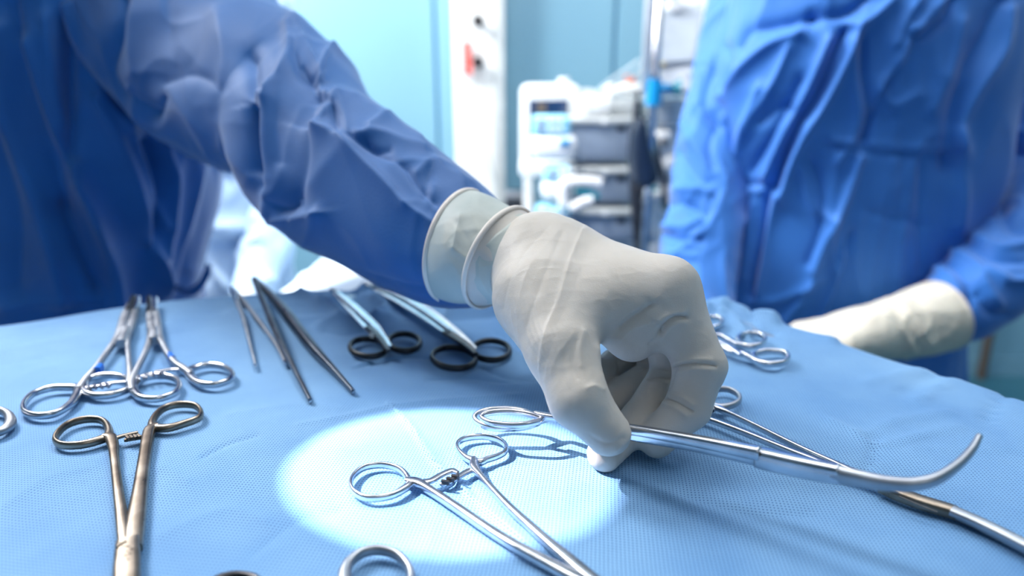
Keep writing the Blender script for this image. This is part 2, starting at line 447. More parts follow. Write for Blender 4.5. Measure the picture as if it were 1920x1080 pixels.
pbox('tag_plate', 869, 78, 884, 140, WY-.15, .012, M['red'], tgo, bev=.003)
pbox('tag_clip', 880, 118, 888, 141, WY-.156, .016, M['red'], tgo, bev=.003)
tag(tube_px('pull_cord', [(887, 122), (893, 180), (908, 260), (924, 325), (936, 378), (944, 430)], WY-.16, .004, M['greyl']),
    'thin pale cord hanging down the white pillar from the red tag', 'cord')
tag(tube_px('corner_pipe', [(1866, 560), (1856, 620), (1843, 690), (1838, 720)], WY-.03, .016, M['brown']), 'brown upright pipe on the blue wall behind the right gown sleeve', 'pipe')

# ------------------------------------------------------------------ instrument table and its drape
outline = crs([(-.78, .26, 0), (-.56, .375, 0), (-.3835, .451, 0), (-.285, .512, 0), (-.15, .5445, 0), (0, .552, 0), (.10, .54, 0), (.165, .509, 0),
               (.225, .425, 0), (.292, .3314, 0), (.36, .235, 0), (.45, .10, 0), (.47, -.06, 0), (.38, -.2, 0), (-.62, -.2, 0), (-.80, -.1, 0)], 900, True)[:, :2]
tb = empty('instrument_table', (-.1, .15, 0), 'small wheeled instrument table standing under the blue drape', 'table')
mb = MB(); C0 = np.array([-.1, .15])
ins_ = C0+(outline-C0)*.955
V = np.vstack([np.c_[ins_, np.full(900, T-.022)], np.c_[ins_, np.full(900, T-.0025)]])
mb.add(V, [(i, (i+1) % 900, 900+(i+1) % 900, 900+i) for i in range(900)]+[tuple(range(900))[::-1], tuple(range(900, 1800))]).build('table_top', M['steel_satin'], tb, False)
for x, y in ((-.5, .2), (.22, .2), (-.5, -.08), (.22, -.08)):
    cyl(MB(), (x, y, .06), (x, y, T-.02), .014).build('leg', M['steel_satin'], tb)
    c = cyl(MB(), (x, y-.012, .03), (x, y+.012, .03), .03).build('wheel', M['black'], tb, sharp=40)
Z8 = lambda s, x0, y0: (lambda pts: [(x0+a/s, y0+b/s) for a, b in pts])
tr = Z8(4.155, 600, 520)
drape_folds = [
    # crumples by the scissors
    (tr([(0, 380), (150, 350), (330, 345), (560, 330)]), 7, 1.6, 1.6), (tr([(20, 420), (200, 440), (420, 400)]), 9, -1.2),
    (tr([(280, 710), (480, 660), (700, 625), (860, 630)]), 3.5, -1.1), (tr([(300, 690), (500, 640), (700, 610)]), 4, 1.2),
    (tr([(1240, 690), (1420, 770), (1662, 800)]), 5, -1.3), (tr([(850, 800), (1150, 790), (1450, 815), (1662, 780)]), 4, -.9),
    (tr([(1000, 320), (1150, 270), (1300, 230), (1400, 250)]), 8, 3.5, 1.5), (tr([(960, 360), (1200, 330), (1420, 330)]), 8, -1.5),
    (tr([(330, 100), (480, 110), (600, 150), (700, 200)]), 9, 4, 1.3), (tr([(200, 130), (380, 120)]), 7, -2.5),
    (tr([(430, 200), (520, 260), (430, 330)]), 8, 3), (tr([(0, 240), (80, 200), (150, 190)]), 8, 2.5),
    (tr([(1040, 180), (1200, 210), (1420, 265)]), 11, 7, 1.4), (tr([(560, 160), (700, 200), (900, 230), (1010, 220)]), 9, 4),
    (tr([(1480, 560), (1560, 610), (1662, 700)]), 6, 1.6), (tr([(1380, 440), (1500, 520), (1600, 600)]), 7, -1.2),
    # hem band along the far edge
    ([(-20, 668), (120, 640), (300, 612), (430, 592), (560, 572)], 5, 1.1, 2.2), ([(-20, 690), (200, 648), (430, 610)], 8, -.5),
    ([(430, 592), (520, 604), (640, 600)], 6, 1.2), ([(560, 545), (600, 575), (640, 600)], 8, 2.2),
    # the pressed crease through the lit circle
    ([(728, 762), (770, 800), (815, 870), (880, 930), (960, 1000), (1010, 1050)], 4.5, 1.1, .7),
    ([(560, 800), (640, 785), (730, 764), (830, 752), (980, 742)], 5, .7), ([(880, 905), (900, 960), (930, 1010)], 6, -.4),
    # right part
    ([(1200, 760), (1330, 800), (1500, 830)], 12, .8), ([(1560, 790), (1620, 815), (1680, 790), (1780, 775)], 7, .9),
    ([(1640, 830), (1632, 870), (1590, 905)], 9, -1.1), ([(1600, 815), (1640, 835), (1700, 825), (1800, 800)], 5, 1.0),
    ([(1690, 740), (1740, 710), (1790, 700)], 7, -1.3), ([(1720, 755), (1790, 712), (1840, 706)], 5, 1.1), ([(1850, 790), (1880, 740), (1900, 730)], 8, -1.1),
    ([(1620, 720), (1700, 700), (1770, 680)], 7, 1), ([(1290, 930), (1400, 960), (1520, 965)], 14, -.8),
    # corner crumples on the far right
    ([(1320, 580), (1370, 600), (1400, 640)], 7, 3.2), ([(1340, 566), (1400, 585), (1450, 605)], 8, 4), ([(1400, 575), (1415, 610), (1450, 625)], 5, -2.5),
    ([(1315, 600), (1350, 588), (1400, 600)], 5, -2.4), ([(1440, 590), (1500, 615), (1560, 640)], 7, 2.2), ([(1480, 640), (1460, 680), (1470, 700)], 9, .8),
    ([(1355, 575), (1350, 600), (1340, 620)], 5, 2.5),
    # left part
    ([(380, 860), (430, 835), (480, 820)], 5, -.9), ([(350, 905), (300, 880), (230, 900)], 14, .6), ([(20, 720), (90, 690), (170, 700)], 12, .5),
    ([(0, 960), (90, 900), (180, 880)], 16, .6), ([(430, 780), (560, 760), (650, 770)], 9, .5), ([(480, 1040), (560, 980), (640, 960)], 14, -.5),
    ([(300, 1010), (420, 960), (500, 980)], 14, .5)]
K, R = 900, 300
ks = np.linspace(0, 1, R)**.8
d = outline-C0; rad = np.linalg.norm(d, axis=1); dirn = d/rad[:, None]
rr = .012
X = C0+d[None]*ks[:, None, None]*(1-rr/rad)[None, :, None]
top = np.concatenate([X, np.zeros((R, K, 1))], -1)
fl = np.concatenate([top[..., :2], np.full((R, K, 1), T)], -1)
far_ = [f for f in drape_folds if np.mean([p[1] for p in f[0]]) < 632]; near_ = [f for f in drape_folds if np.mean([p[1] for p in f[0]]) >= 632]
hz = relief(fl, sc_f(near_, 1.0, 1.4))+relief(fl, sc_f(far_, 1.0, 2.3))
hz += .0011*crumple(fl, .16, 3)*np.clip((1-ks[:, None])*3, 0, 1)+.0004*crumple(fl, .05, 5)
edgef = np.clip((ks[:, None]-.86)/.14, 0, 1)**2
hz += edgef*.0016*vnoise(np.stack([fl[..., 0]*22, fl[..., 1]*22, fl[..., 0]*0], -1), 4)
top[..., 2] = T+.0006+hz
rows = [top]
lip = top[-1]
for a_ in np.linspace(.25, 1, 6)*PI/2:
    q = lip.copy(); q[:, :2] += dirn*rr*math.sin(a_); q[:, 2] -= rr*(1-math.cos(a_)); rows.append(q[None])
ang = np.arange(K)/K*2*PI
for j, dz in enumerate(np.linspace(.01, .38, 26)):
    q = lip.copy(); wv = (.010*np.sin(ang*23+2*np.sin(ang*3))+.006*np.sin(ang*41+1))*min(1, dz/.12)
    q[:, :2] += dirn*(rr+.006+wv[:, None]+.02*dz); q[:, 2] -= rr+dz; rows.append(q[None])
Vd = np.vstack(rows)
me = np_mesh('table_drape', Vd.reshape(-1, 3), grid_faces(len(Vd), K))
tag(link('table_drape', me, M['drape']), 'light blue dimpled cloth drape covering the instrument table', 'drape')

# ------------------------------------------------------------------ surgical instruments
def tp(pts, z, hw, hh):               # traced picture points on a level plane -> loft rows
    out = []
    for p in pts:
        zz = p[2] if len(p) > 2 and p[2] is not None else z
        w_ = p[3] if len(p) > 3 else hw
        out.append([*on(p[0], p[1], T+zz), w_*1e-3, (p[4] if len(p) > 4 else hh)*1e-3])
    return out
def ring(parent, pts, z, m, hw=1.1, hh=1.7, name='finger_ring', label=None, n=64, flare=True):
    P = tp(pts, z, hw*1.15, hh*1.1)
    if flare:
        for i, k in ((0, 1.7), (-1, 1.7), (1, 1.3), (-2, 1.3)): P[i][3] *= k
    return loft(MB(), P, n, True, 14, p=2.2).build(name, m, parent, label=label)
def bar(parent, pts, z, m, hw, hh, name='shank', label=None, n=40, p=3, seg=14):
    return loft(MB(), tp(pts, z, hw, hh), n, False, seg, p=p).build(name, m, parent, label=label, sharp=50)
def teeth(parent, a, b, z, m, k=4, s=.9):
    mb = MB(); a = on(*a, T+z); b = on(*b, T+z); rz = math.atan2(b[1]-a[1], b[0]-a[0])
    for i in range(k):
        c = a+(b-a)*(i+.5)/k; rbox_mb(mb, c, (.0005*s, .0016*s, .0009*s), rz+.5, .0001)
    return mb.build('ratchet_teeth', m, parent, False)

z4 = Z8(3.0, 600, 720)
f1 = empty('hemostat_forceps', on(780, 902, T), 'polished locking forceps with open rings lying inside the bright light circle', 'forceps')
ms = M['steel']
def w_(pts, ws, z=None): return [(p[0], p[1], z, w) for p, w in zip(pts, ws)]
ring(f1, z4([(505, 560), (478, 505), (425, 470), (340, 455), (250, 470), (190, 515), (172, 565), (195, 610), (255, 640), (330, 642), (410, 625), (470, 592)]), .0042, ms, .85, 1.6)
ring(f1, z4([(855, 428), (815, 410), (780, 375), (772, 340), (805, 312), (865, 298), (930, 296), (1000, 312), (1045, 345), (1043, 380), (1005, 405), (940, 425), (900, 440)]), .0042, ms, .85, 1.6)
bar(f1, w_(z4([(480, 548), (520, 550), (560, 560), (620, 598), (750, 682), (950, 818), (1100, 910), (1300, 1020), (1450, 1098), (1600, 1175)]), (1.2, 2.4, 2.1, 1.6, 1.7, 1.8, 2.0, 2.3, 2.6, 2.7)), .0044, ms, 2, 1.9, label=None, n=80)
bar(f1, w_(z4([(865, 425), (868, 445), (870, 470), (905, 520), (960, 585), (1060, 690), (1180, 800), (1300, 905), (1420, 1005), (1600, 1160)]), (1.4, 2.2, 2.2, 1.4, 1.4, 1.6, 1.8, 2.1, 2.4, 2.6)), .0044, ms, 2, 1.9, n=80)
bar(f1, w_(z4([(560, 552), (620, 545), (680, 512), (740, 488), (775, 500)]), (1.5, 1.6, 1.5, 1.5, 1.0)), .0052, ms, 1.5, .9, 'ratchet')
bar(f1, w_(z4([(870, 475), (815, 500), (750, 540), (700, 562), (680, 560)]), (1.7, 1.5, 1.4, 1.3, .9)), .0038, ms, 1.5, .9, 'ratchet')
teeth(f1, *z4([(690, 560), (775, 515)]), .0052, M['steel_dark'], 3, 1.1)
bar(f1, [(1110, 1096), (1150, 1125), (1200, 1160)], .0046, ms, 4.3, 2.6, 'box_lock')
bar(f1, w_([(1185, 1150), (1260, 1205), (1340, 1262), (1410, 1310)], (3.0, 2.4, 1.9, 1.2)), .0046, ms, 2, 1.4, 'jaw')
bar(f1, w_([(1195, 1156), (1268, 1208), (1348, 1264), (1412, 1311)], (3.0, 2.4, 1.9, 1.2)), .0026, ms, 2, 1.4, 'jaw')

z2 = Z8(1.929, 0, 520)
mw = M['steel_warm']
f2 = empty('needle_holder', on(230, 830, T), 'worn warm-toned needle holder standing upright in the picture at lower left', 'forceps')
f2['label'] = 'worn brownish steel needle holder with straight thick shanks and etched flat joint'
ring(f2, z2([(392, 572), (390, 540), (365, 517), (310, 514), (250, 530), (212, 560), (200, 590), (228, 607), (290, 606), (350, 592)]), .0045, mw, 1.1, 1.9)
ring(f2, z2([(552, 540), (560, 505), (592, 475), (640, 461), (700, 463), (727, 486), (718, 510), (665, 530), (605, 545)]), .0045, mw, 1.1, 1.9)
bar(f2, w_(z2([(375, 580), (400, 582), (410, 610), (414, 650), (425, 750), (438, 850), (447, 930), (455, 985)]), (1.5, 2.6, 2.4, 2.0, 2.0, 2.2, 2.3, 2.4)), .0046, mw, 2, 2.2, n=70, p=4)
bar(f2, w_(z2([(572, 540), (545, 550), (535, 580), (524, 650), (510, 750), (496, 850), (484, 930), (474, 985)]), (1.5, 2.6, 2.7, 2.6, 2.8, 3.3, 3.6, 3.8)), .0046, mw, 2, 2.2, n=70, p=4)
bar(f2, w_(z2([(415, 582), (450, 572), (500, 561)]), (1.4, 1.2, .9)), .0056, mw, 1.5, .8, 'ratchet')
bar(f2, w_(z2([(535, 575), (500, 580), (450, 589)]), (1.6, 1.3, 1.1)), .004, mw, 1.5, .9, 'ratchet')
teeth(f2, *z2([(455, 583), (510, 575)]), .0052, mw, 4, 1.1)
bar(f2, w_(z2([(464, 958), (462, 1000), (460, 1060), (459, 1110), (458, 1160)]), (3.9, 4.1, 4.2, 4.1, 3.6)), .0052, mw, 4, 2.5, 'box_lock', p=5)
bar(f2, w_(z2([(422, 975), (436, 962), (456, 952)]), (.5, .8, .6)), .0078, mw, .6, .5, 'lock_edge')
bar(f2, w_([(237, 1120), (234, 1200), (230, 1290)], (3.4, 2.8, 2)), .0062, mw, 2, 1.2, 'jaw')
bar(f2, w_([(237, 1120), (234, 1200), (230, 1290)], (3.4, 2.8, 2)), .0036, mw, 2, 1.2, 'jaw')
mb = MB()
for (a, b, l) in ((452, 972, 3.0), (466, 973, 1.6), (478, 980, 2.2), (458, 990, 1.1), (452, 1003, 1.4), (470, 998, 1.5), (445, 1012, 1), (462, 1020, 1.6), (478, 985, 1.5), (443, 1022, 1.2), (456, 1010, .8)):
    p = on(a/1.929, 520+b/1.929, T+.0077); rbox_mb(mb, p, (.00035*l, .00028, .00004), .15, 0)
mb.build('etched_marks', M['etch'], f2, False)

def towel(label, ringL, ringR, shL, shR, wL, wR, ratL, ratR, tapep, mat_, lock, tips):
    f = empty('tissue_forceps', on(*ringL[0], T), label, 'forceps', 'pair of slim jawed forceps at the upper left')
    ring(f, ringL, .0045, mat_, 1.25, 1.9); ring(f, ringR, .0045, mat_, 1.25, 1.9)
    bar(f, [(p[0], p[1], zz, w) for p, w, zz in zip(shL, wL, np.linspace(.005, .0075, len(shL)))], .005, M['steel_satin'], 2, 2.0, n=60)
    bar(f, [(p[0], p[1], zz, w) for p, w, zz in zip(shR, wR, np.linspace(.005, .0075, len(shR)))], .005, M['steel_satin'], 2, 2.0, n=60)
    bar(f, ratL, .0058, mat_, 1.3, 1.0, 'ratchet'); bar(f, ratR, .0042, mat_, 1.3, 1.0, 'ratchet')
    teeth(f, ratL[0][:2], ratL[-1][:2], .0068, M['steel'], 4, 1.3)
    bar(f, lock, .0068, M['steel_satin'], 3.2, 3.0, 'box_lock', n=12)
    for k, tpp in enumerate(tips): bar(f, tpp, .0072, [M['steel_dark'], M['steel']][k], 1.8, 3.2, 'jaw', n=14, label=[None, 'bright polished jaw'][k])
    bar(f, tapep, .0056, M['tape'], 2.1, 2.6, 'tape_band', n=6, label='bright blue tape band')
    return f
za = Z8(1.929, 0, 520)
towel('slim dark-jawed forceps with blue tape on its left arm, leftmost of two side by side',
      za([(283, 402), (240, 398), (180, 402), (120, 422), (88, 455), (88, 485), (130, 500), (190, 496), (240, 470), (270, 440)]),
      za([(303, 395), (322, 367), (380, 355), (440, 360), (470, 380), (462, 405), (410, 424), (350, 428), (310, 415)]),
      za([(285, 405), (310, 370), (345, 330), (385, 275), (420, 225), (440, 185), (452, 140), (470, 100)]),
      za([(468, 385), (470, 350), (466, 300), (462, 250), (462, 215), (472, 180), (486, 140), (494, 105)]),
      (2.2, 2.0, 1.8, 1.8, 2.2, 3.2, 3.0, 2.2), (2.2, 1.8, 1.6, 1.6, 2.0, 2.6, 2.4, 2.0),
      za([(310, 400), (350, 394), (400, 390)]), za([(460, 378), (410, 382), (370, 388)]), za([(351, 340), (363, 324)]), M['steel'],
      za([(438, 240), (448, 215), (456, 190)]), [za([(462, 125), (476, 95), (484, 76)]), za([(488, 125), (498, 96), (500, 78)])])
towel('slim dark-jawed forceps with blue tape on its right arm, beside the tweezers',
      za([(487, 388), (522, 365), (580, 356), (632, 366), (650, 392), (630, 420), (570, 440), (512, 435), (486, 412)]),
      za([(688, 335), (740, 318), (800, 321), (840, 345), (832, 370), (780, 388), (722, 382), (686, 355)]),
      za([(478, 410), (475, 380), (495, 335), (522, 280), (540, 235), (550, 195), (545, 150), (541, 105)]),
      za([(692, 350), (665, 330), (640, 315), (612, 285), (590, 245), (575, 210), (570, 160), (562, 110)]),
      (1.6, 2.2, 1.8, 1.7, 2.0, 3.0, 3.0, 2.2), (2.0, 2.0, 1.8, 1.8, 1.8, 2.6, 2.4, 2.0),
      za([(490, 365), (540, 350), (600, 348)]), za([(665, 333), (620, 334), (560, 342)]), za([(612, 283), (623, 298)]), M['steel'],
      za([(556, 230), (556, 208), (555, 190)]), [za([(539, 130), (538, 98), (540, 78)]), za([(562, 130), (562, 98), (564, 82)])])

f5 = empty('hemostat_forceps', on(-40, 790, T), 'forceps cut off by the left edge, only one steel ring showing', 'forceps')
ring(f5, [(20, 790), (14, 776), (-8, 768), (-40, 770), (-66, 785), (-66, 802), (-40, 815), (-8, 812), (12, 803)], .0045, M['steel_satin'], 1.3, 2)
ring(f5, [(-80, 850), (-88, 832), (-120, 824), (-160, 830), (-180, 850), (-165, 872), (-125, 880), (-92, 870)], .0045, M['steel_satin'], 1.3, 2)
bar(f5, w_([(-60, 800), (-90, 812), (-160, 825), (-300, 860), (-440, 890)], (1.5, 2.2, 1.8, 2.2, 2.6)), .0047, M['steel_satin'], 2, 2)
bar(f5, w_([(-175, 850), (-200, 846), (-250, 852), (-340, 870), (-440, 892)], (1.5, 2.2, 1.8, 2.2, 2.6)), .0047, M['steel_satin'], 2, 2)

f6 = empty('hemostat_forceps', on(710, 1100, T), 'forceps at the bottom edge, only the top of one steel ring showing', 'forceps')
ring(f6, [(646, 1082), (654, 1056), (680, 1036), (712, 1031), (744, 1040), (766, 1064), (770, 1090), (752, 1118), (716, 1132), (676, 1128), (652, 1108)], .0045, M['steel_satin'], 1.25, 2)
ring(f6, [(520, 1130), (530, 1110), (560, 1096), (596, 1100), (622, 1124), (622, 1156), (594, 1178), (550, 1174), (524, 1154)], .0045, M['steel_satin'], 1.25, 2)
bar(f6, w_([(716, 1128), (722, 1150), (730, 1200), (760, 1300), (800, 1420)], (1.5, 2.2, 1.8, 2.4, 2.6)), .0047, M['steel_satin'], 2, 2)
bar(f6, w_([(600, 1172), (625, 1190), (660, 1240), (730, 1340), (800, 1420)], (1.5, 2.2, 1.8, 2.4, 2.6)), .0047, M['steel_satin'], 2, 2)
f6b = empty('hemostat_forceps', on(445, 1095, T), 'forceps at the bottom edge left of the cut-off ring, barely showing', 'forceps')
ring(f6b, [(400, 1104), (412, 1088), (446, 1081), (480, 1088), (492, 1108), (480, 1136), (440, 1144), (408, 1130)], .0045, M['steel_dark'], 1.25, 2)
bar(f6b, w_([(450, 1142), (452, 1160), (458, 1240), (466, 1340)], (1.5, 2.2, 2, 2.4)), .0047, M['steel_dark'], 2, 2)

z3 = Z8(3.31, 400, 480)
def tweezer(label, apex, legs, mats):
    t_ = empty('tweezers', on(*apex, T), label, 'tweezers', 'steel tweezers lying by the far edge')
    for lg, mm in zip(legs, mats): bar(t_, lg, .003, mm, .8, 2.6, 'arm', n=50, p=4, label=None)
    bar(t_, [(legs[0][0][0], legs[0][0][1], legs[0][0][2], 1.5), (legs[0][1][0], legs[0][1][1], legs[0][1][2], 1.3)], .003, M['steel'], 1.5, 2.6, 'joined_end', n=8, p=4)
    for lg in legs:
        e = lg[-1]; q = lg[-2]
        x = e[0]+(q[0]-e[0])*.10; y = e[1]+(q[1]-e[1])*.10
        bar(t_, [(x, y, e[2], .9), (e[0], e[1], e[2], .9)], .003, M['steel'], .9, 1.3, 'tip', n=6)
def lg(pts, zs, ws, hs): return [(p[0], p[1], z, w, h) for p, z, w, h in zip(z3(pts), zs, ws, hs)]
tweezer('smaller pair of steel tweezers with open arms behind the larger pair', z3([(120, 210)])[0],
        [lg([(118, 205), (150, 290), (190, 400), (228, 550), (265, 690)], (.006, .005, .0045, .004, .0035), (1.4, 1.5, 1.4, .9, .7), (2.4, 2.6, 2.6, 1.8, 1.2)),
         lg([(124, 210), (185, 280), (265, 385), (380, 540), (448, 668)], (.006, .005, .0045, .004, .0035), (1.4, 1.5, 1.4, .9, .7), (2.4, 2.6, 2.6, 1.8, 1.2))],
        (M['steel_satin'], M['steel_satin']))
tweezer('larger pair of steel tweezers pointing at the viewer, wide dark blades', z3([(250, 140)])[0],
        [lg([(250, 145), (300, 260), (350, 380), (430, 560), (520, 740), (602, 898)], (.016, .012, .009, .007, .005, .0035), (1.6, 1.8, 1.9, 1.6, 1.3, 1.1), (2.6, 3.6, 4, 3.2, 2.2, 1.5)),
         lg([(256, 145), (370, 260), (470, 380), (600, 550), (740, 700), (868, 842)], (.016, .012, .009, .007, .005, .0035), (1.8, 2.6, 3.2, 2.6, 1.7, 1.1), (2.6, 3.6, 4.6, 3.8, 2.4, 1.5))],
        (M['steel_blade'], M['steel_blade']))

def scissors(label, r1, r2, bl1, bl2, w1, w2, lk, mring):
    s_ = empty('surgical_scissors', on(*lk, T), label, 'scissors', 'scissors with black finger rings')
    for r_ in (r1, r2):
        (cx, cy, rx, ry, rot) = r_
        pts = [(cx+rx*math.cos(a)*math.cos(rot)-ry*math.sin(a)*math.sin(rot), cy+rx*math.cos(a)*math.sin(rot)+ry*math.sin(a)*math.cos(rot)) for a in np.linspace(0, 2*PI, 16, endpoint=False)]
        ring(s_, pts, .0045, mring, 1.35, 2.0, n=72, label='black finger ring', flare=False)
    for bl, w, zz in ((bl1, w1, .0042), (bl2, w2, .0062)):
        bar(s_, [(p[0], p[1], zz+(q if q else 0), ww) for p, ww, q in zip(bl, w, np.linspace(0, 1, len(bl))**2*.009)], zz, M['steel'], 2, .9, 'blade', n=60, p=5)
    cyl(MB(), on(*lk, T+.004), on(*lk, T+.0085), .0022).build('pivot_screw', M['steel'], s_, sharp=40)
    return s_
zs = Z8(4.155, 600, 520)
sc = scissors('smaller steel scissors with black rings, lying left of the larger scissors', (690, 652, 34, 16.5, .06), (758, 642, 30, 16, .03),
         [(722, 650), (706, 634), (690, 618), (660, 585), (630, 552), (619, 541)], [(732, 650), (716, 628), (700, 608), (665, 575), (634, 550), (622, 540)],
         (1.4, 2.0, 2.4, 2.6, 2.0, 1.0), (1.4, 2.2, 2.8, 3.0, 2.0, 1.0), (698, 628), M['black'])
bar(sc, w_([(728, 658), (716, 640), (700, 622), (690, 614)], (1.6, 2.4, 2.9, 2.8)), .0072, M['steel_dark'], 2, 1.3, 'shank', label='dark tarnished shank')
sc = scissors('larger steel scissors with black rings, its blades reaching under the blue sleeve', (851, 671, 41, 19.5, .08), (921, 657, 35, 18, .04),
         [(886, 660), (866, 645), (845, 628), (800, 596), (745, 563), (700, 540), (680, 531)], [(892, 655), (874, 638), (852, 620), (808, 587), (755, 555), (706, 535), (684, 529)],
         (1.6, 2.4, 3.2, 3.6, 3.4, 2.4, 1.0), (1.6, 2.4, 3.2, 3.8, 3.4, 2.4, 1.0), (840, 622), M['black'])
bar(sc, w_([(892, 664), (876, 648), (852, 632), (836, 622)], (1.8, 2.9, 3.8, 3.6)), .0074, M['steel_dark'], 2, 1.3, 'shank', label='dark tarnished shank')

# clamp lying behind the hand, running off to the lower right
z5 = Z8(2.25, 1100, 560)
f7 = empty('long_forceps', on(1340, 765, T), 'long straight locking forceps lying under the held clamp, pointing to lower right', 'forceps')
ring(f7, z5([(540, 452), (520, 425), (530, 395), (560, 382), (600, 384), (636, 402), (646, 425), (625, 445), (580, 456)]), .0045, M['steel_satin'], 1.0, 1.7)
ring(f7, [(1106, 772), (1096, 757), (1068, 750), (1042, 757), (1032, 768), (1044, 781), (1074, 787), (1100, 782)], .0045, M['steel_satin'], 1.0, 1.7)
bar(f7, w_(z5([(530, 452), (548, 458), (600, 483), (700, 531), (900, 630), (1060, 702), (1200, 765), (1300, 815)]), (1.4, 2.4, 1.3, 1.2, 1.3, 1.5, 2, 2.4)), .0046, M['steel'], 2, 1.6, n=80)
bar(f7, w_([(1100, 780), (1120, 783), (1160, 780), (1220, 775)]+z5([(420, 490), (500, 506), (650, 560), (850, 640), (1000, 697), (1150, 752), (1290, 812)]), (1.4, 2.4, 1.4, 1.2, 1.2, 1.2, 1.3, 1.5, 1.6, 2, 2.4)), .0046, M['steel'], 2, 1.6, n=90)
bar(f7, w_(z5([(535, 462), (500, 480), (440, 492)]), (1.8, 1.6, 1.2)), .004, M['steel_satin'], 1.6, 1.2, 'ratchet')
bar(f7, w_([(1200, 782), (1260, 780), (1325, 782)], (1.2, 1.4, 1.0)), .0054, M['steel_satin'], 1.4, .9, 'ratchet')
teeth(f7, *z5([(500, 484), (530, 470)]), .0054, M['steel_dark'], 3)
bar(f7, w_(z5([(1240, 792), (1320, 826), (1420, 862), (1520, 892), (1560, 905)]), (2.6, 3.1, 3.2, 3.1, 2.8)), .0050, M['steel_warm'], 3, 2.4, 'box_lock', p=4)
bar(f7, w_(z5([(1540, 893), (1650, 940), (1780, 1003), (1900, 1065), (2050, 1140)]), (2.9, 2.8, 2.7, 2.5, 2)), .0062, M['steel_satin'], 3, 1.5, 'jaw', p=4)
bar(f7, w_(z5([(1540, 903), (1650, 952), (1780, 1017), (1900, 1080), (2050, 1158)]), (2.9, 2.8, 2.7, 2.5, 2)), .0034, M['steel_satin'], 3, 1.5, 'jaw', p=4)
bar(f7, w_(z5([(1318, 832), (1400, 868), (1480, 900)]), (.35, .45, .35)), .0073, M['steel_dark'], .4, .15, 'lock_slot', n=10)

# two forceps at the far right edge, mostly behind the hand
z6 = Z8(7.2, 1280, 570)
def back_forceps(label, ra, rb, sa, sb):
    f = empty('hemostat_forceps', on(*ra[0], T), label, 'forceps', 'forceps behind the holding hand')
    for r_ in (ra, rb):
        if r_: ring(f, r_, .005, M['steel'], 1.2, 1.9)
    for s in (sa, sb): bar(f, s, .005, M['steel'], 1.6, 1.9, n=60)
    return f
bf = back_forceps('steel forceps behind the hand, the two farther of the three rings there',
    z6([(250, 320), (250, 240), (330, 190), (430, 182), (505, 197), (538, 238), (500, 290), (400, 320), (300, 335)]),
    z6([(760, 520), (745, 470), (790, 425), (880, 402), (1010, 404), (1090, 440), (1110, 490), (1050, 550), (940, 570), (830, 560)]),
    w_(z6([(260, 330), (200, 350), (0, 380), (-400, 430), (-900, 480)]), (1.4, 1.8, 1.5, 1.6, 1.8)),
    w_(z6([(800, 555), (740, 545), (650, 500), (560, 445), (470, 425), (330, 430), (0, 440), (-400, 450), (-900, 485)]), (1.2, 1.9, 1.9, 1.9, 1.7, 1.5, 1.5, 1.6, 1.8)))
bf = back_forceps('steel forceps behind the hand, its ring nearest the viewer of the three there',
    z6([(960, 735), (955, 690), (1020, 660), (1130, 640), (1280, 642), (1395, 672), (1425, 730), (1370, 790), (1240, 810), (1090, 798)]),
    z6([(100, 800), (110, 740), (190, 705), (300, 705), (370, 740), (380, 800), (300, 850), (180, 850)]),
    w_(z6([(1090, 800), (1000, 770), (940, 735), (860, 690), (770, 665), (640, 640), (560, 600), (400, 590), (0, 600), (-500, 620), (-960, 640)]), (1.3, 1.9, 1.9, 1.9, 1.7, 2.4, 1.8, 1.5, 1.5, 1.6, 1.8)),
    w_(z6([(180, 850), (120, 830), (60, 760), (-50, 700), (-500, 660), (-960, 645)]), (1.2, 1.9, 1.6, 1.5, 1.6, 1.8)))
bar(bf, w_(z6([(790, 690), (700, 625), (600, 560), (500, 510)]), (1.8, 2.0, 2.0, 1.8)), .0065, M['steel'], 2, 1.4, 'ratchet')

# the curved clamp held between thumb and index finger
hc = empty('curved_clamp', on(1200, 830, T), 'large curved steel clamp held between gloved thumb and index finger', 'clamp')
def hp(u, v, z, w, h): return [*on(u, v, T+z), w*1e-3, h*1e-3]
mh = M['steel']
loft(MB(), [hp(u, v, z, 1.3, 1.9) for u, v, z in ((1012, 790, .013), (985, 800, .012), (950, 803, .011), (915, 800, .011), (893, 790, .011), (892, 779, .012), (915, 770, .013), (948, 768, .014), (978, 771, .0145), (1000, 780, .014))], 64, True, 14, p=2.2).build('finger_ring', mh, hc)
loft(MB(), [hp(u, v, z, 1.2, 1.6) for u, v, z in ((1016, 786, .019), (990, 795, .018), (955, 797, .017), (922, 793, .017), (903, 784, .017), (910, 776, .018), (935, 772, .019), (965, 772, .0195), (992, 776, .02))], 64, True, 14, p=2.2).build('finger_ring', mh, hc)
loft(MB(), [hp(*q) for q in ((985, 800, .012, 1.2, 1.5), (1008, 790, .013, 1.7, 1.8), (1030, 784, .014, 1.5, 1.8), (1060, 788, .0155, 1.4, 1.8), (1120, 801, .018, 1.7, 2.1), (1190, 815, .021, 2.2, 2.8), (1300, 832, .0245, 2.5, 3.2), (1430, 858, .028, 2.9, 3.8))], 90, False, 18, p=3).build('shank', mh, hc)
loft(MB(), [hp(*q) for q in ((1000, 775, .02, 1.1, 1.3), (1030, 781, .0205, 1.5, 1.6), (1060, 785, .021, 1.4, 1.6), (1120, 795, .0225, 1.6, 1.8), (1190, 806, .0245, 1.9, 2.2), (1300, 826, .028, 2.1, 2.5), (1425, 851, .031, 2.5, 2.8))], 90, False, 18, p=3).build('shank', mh, hc)
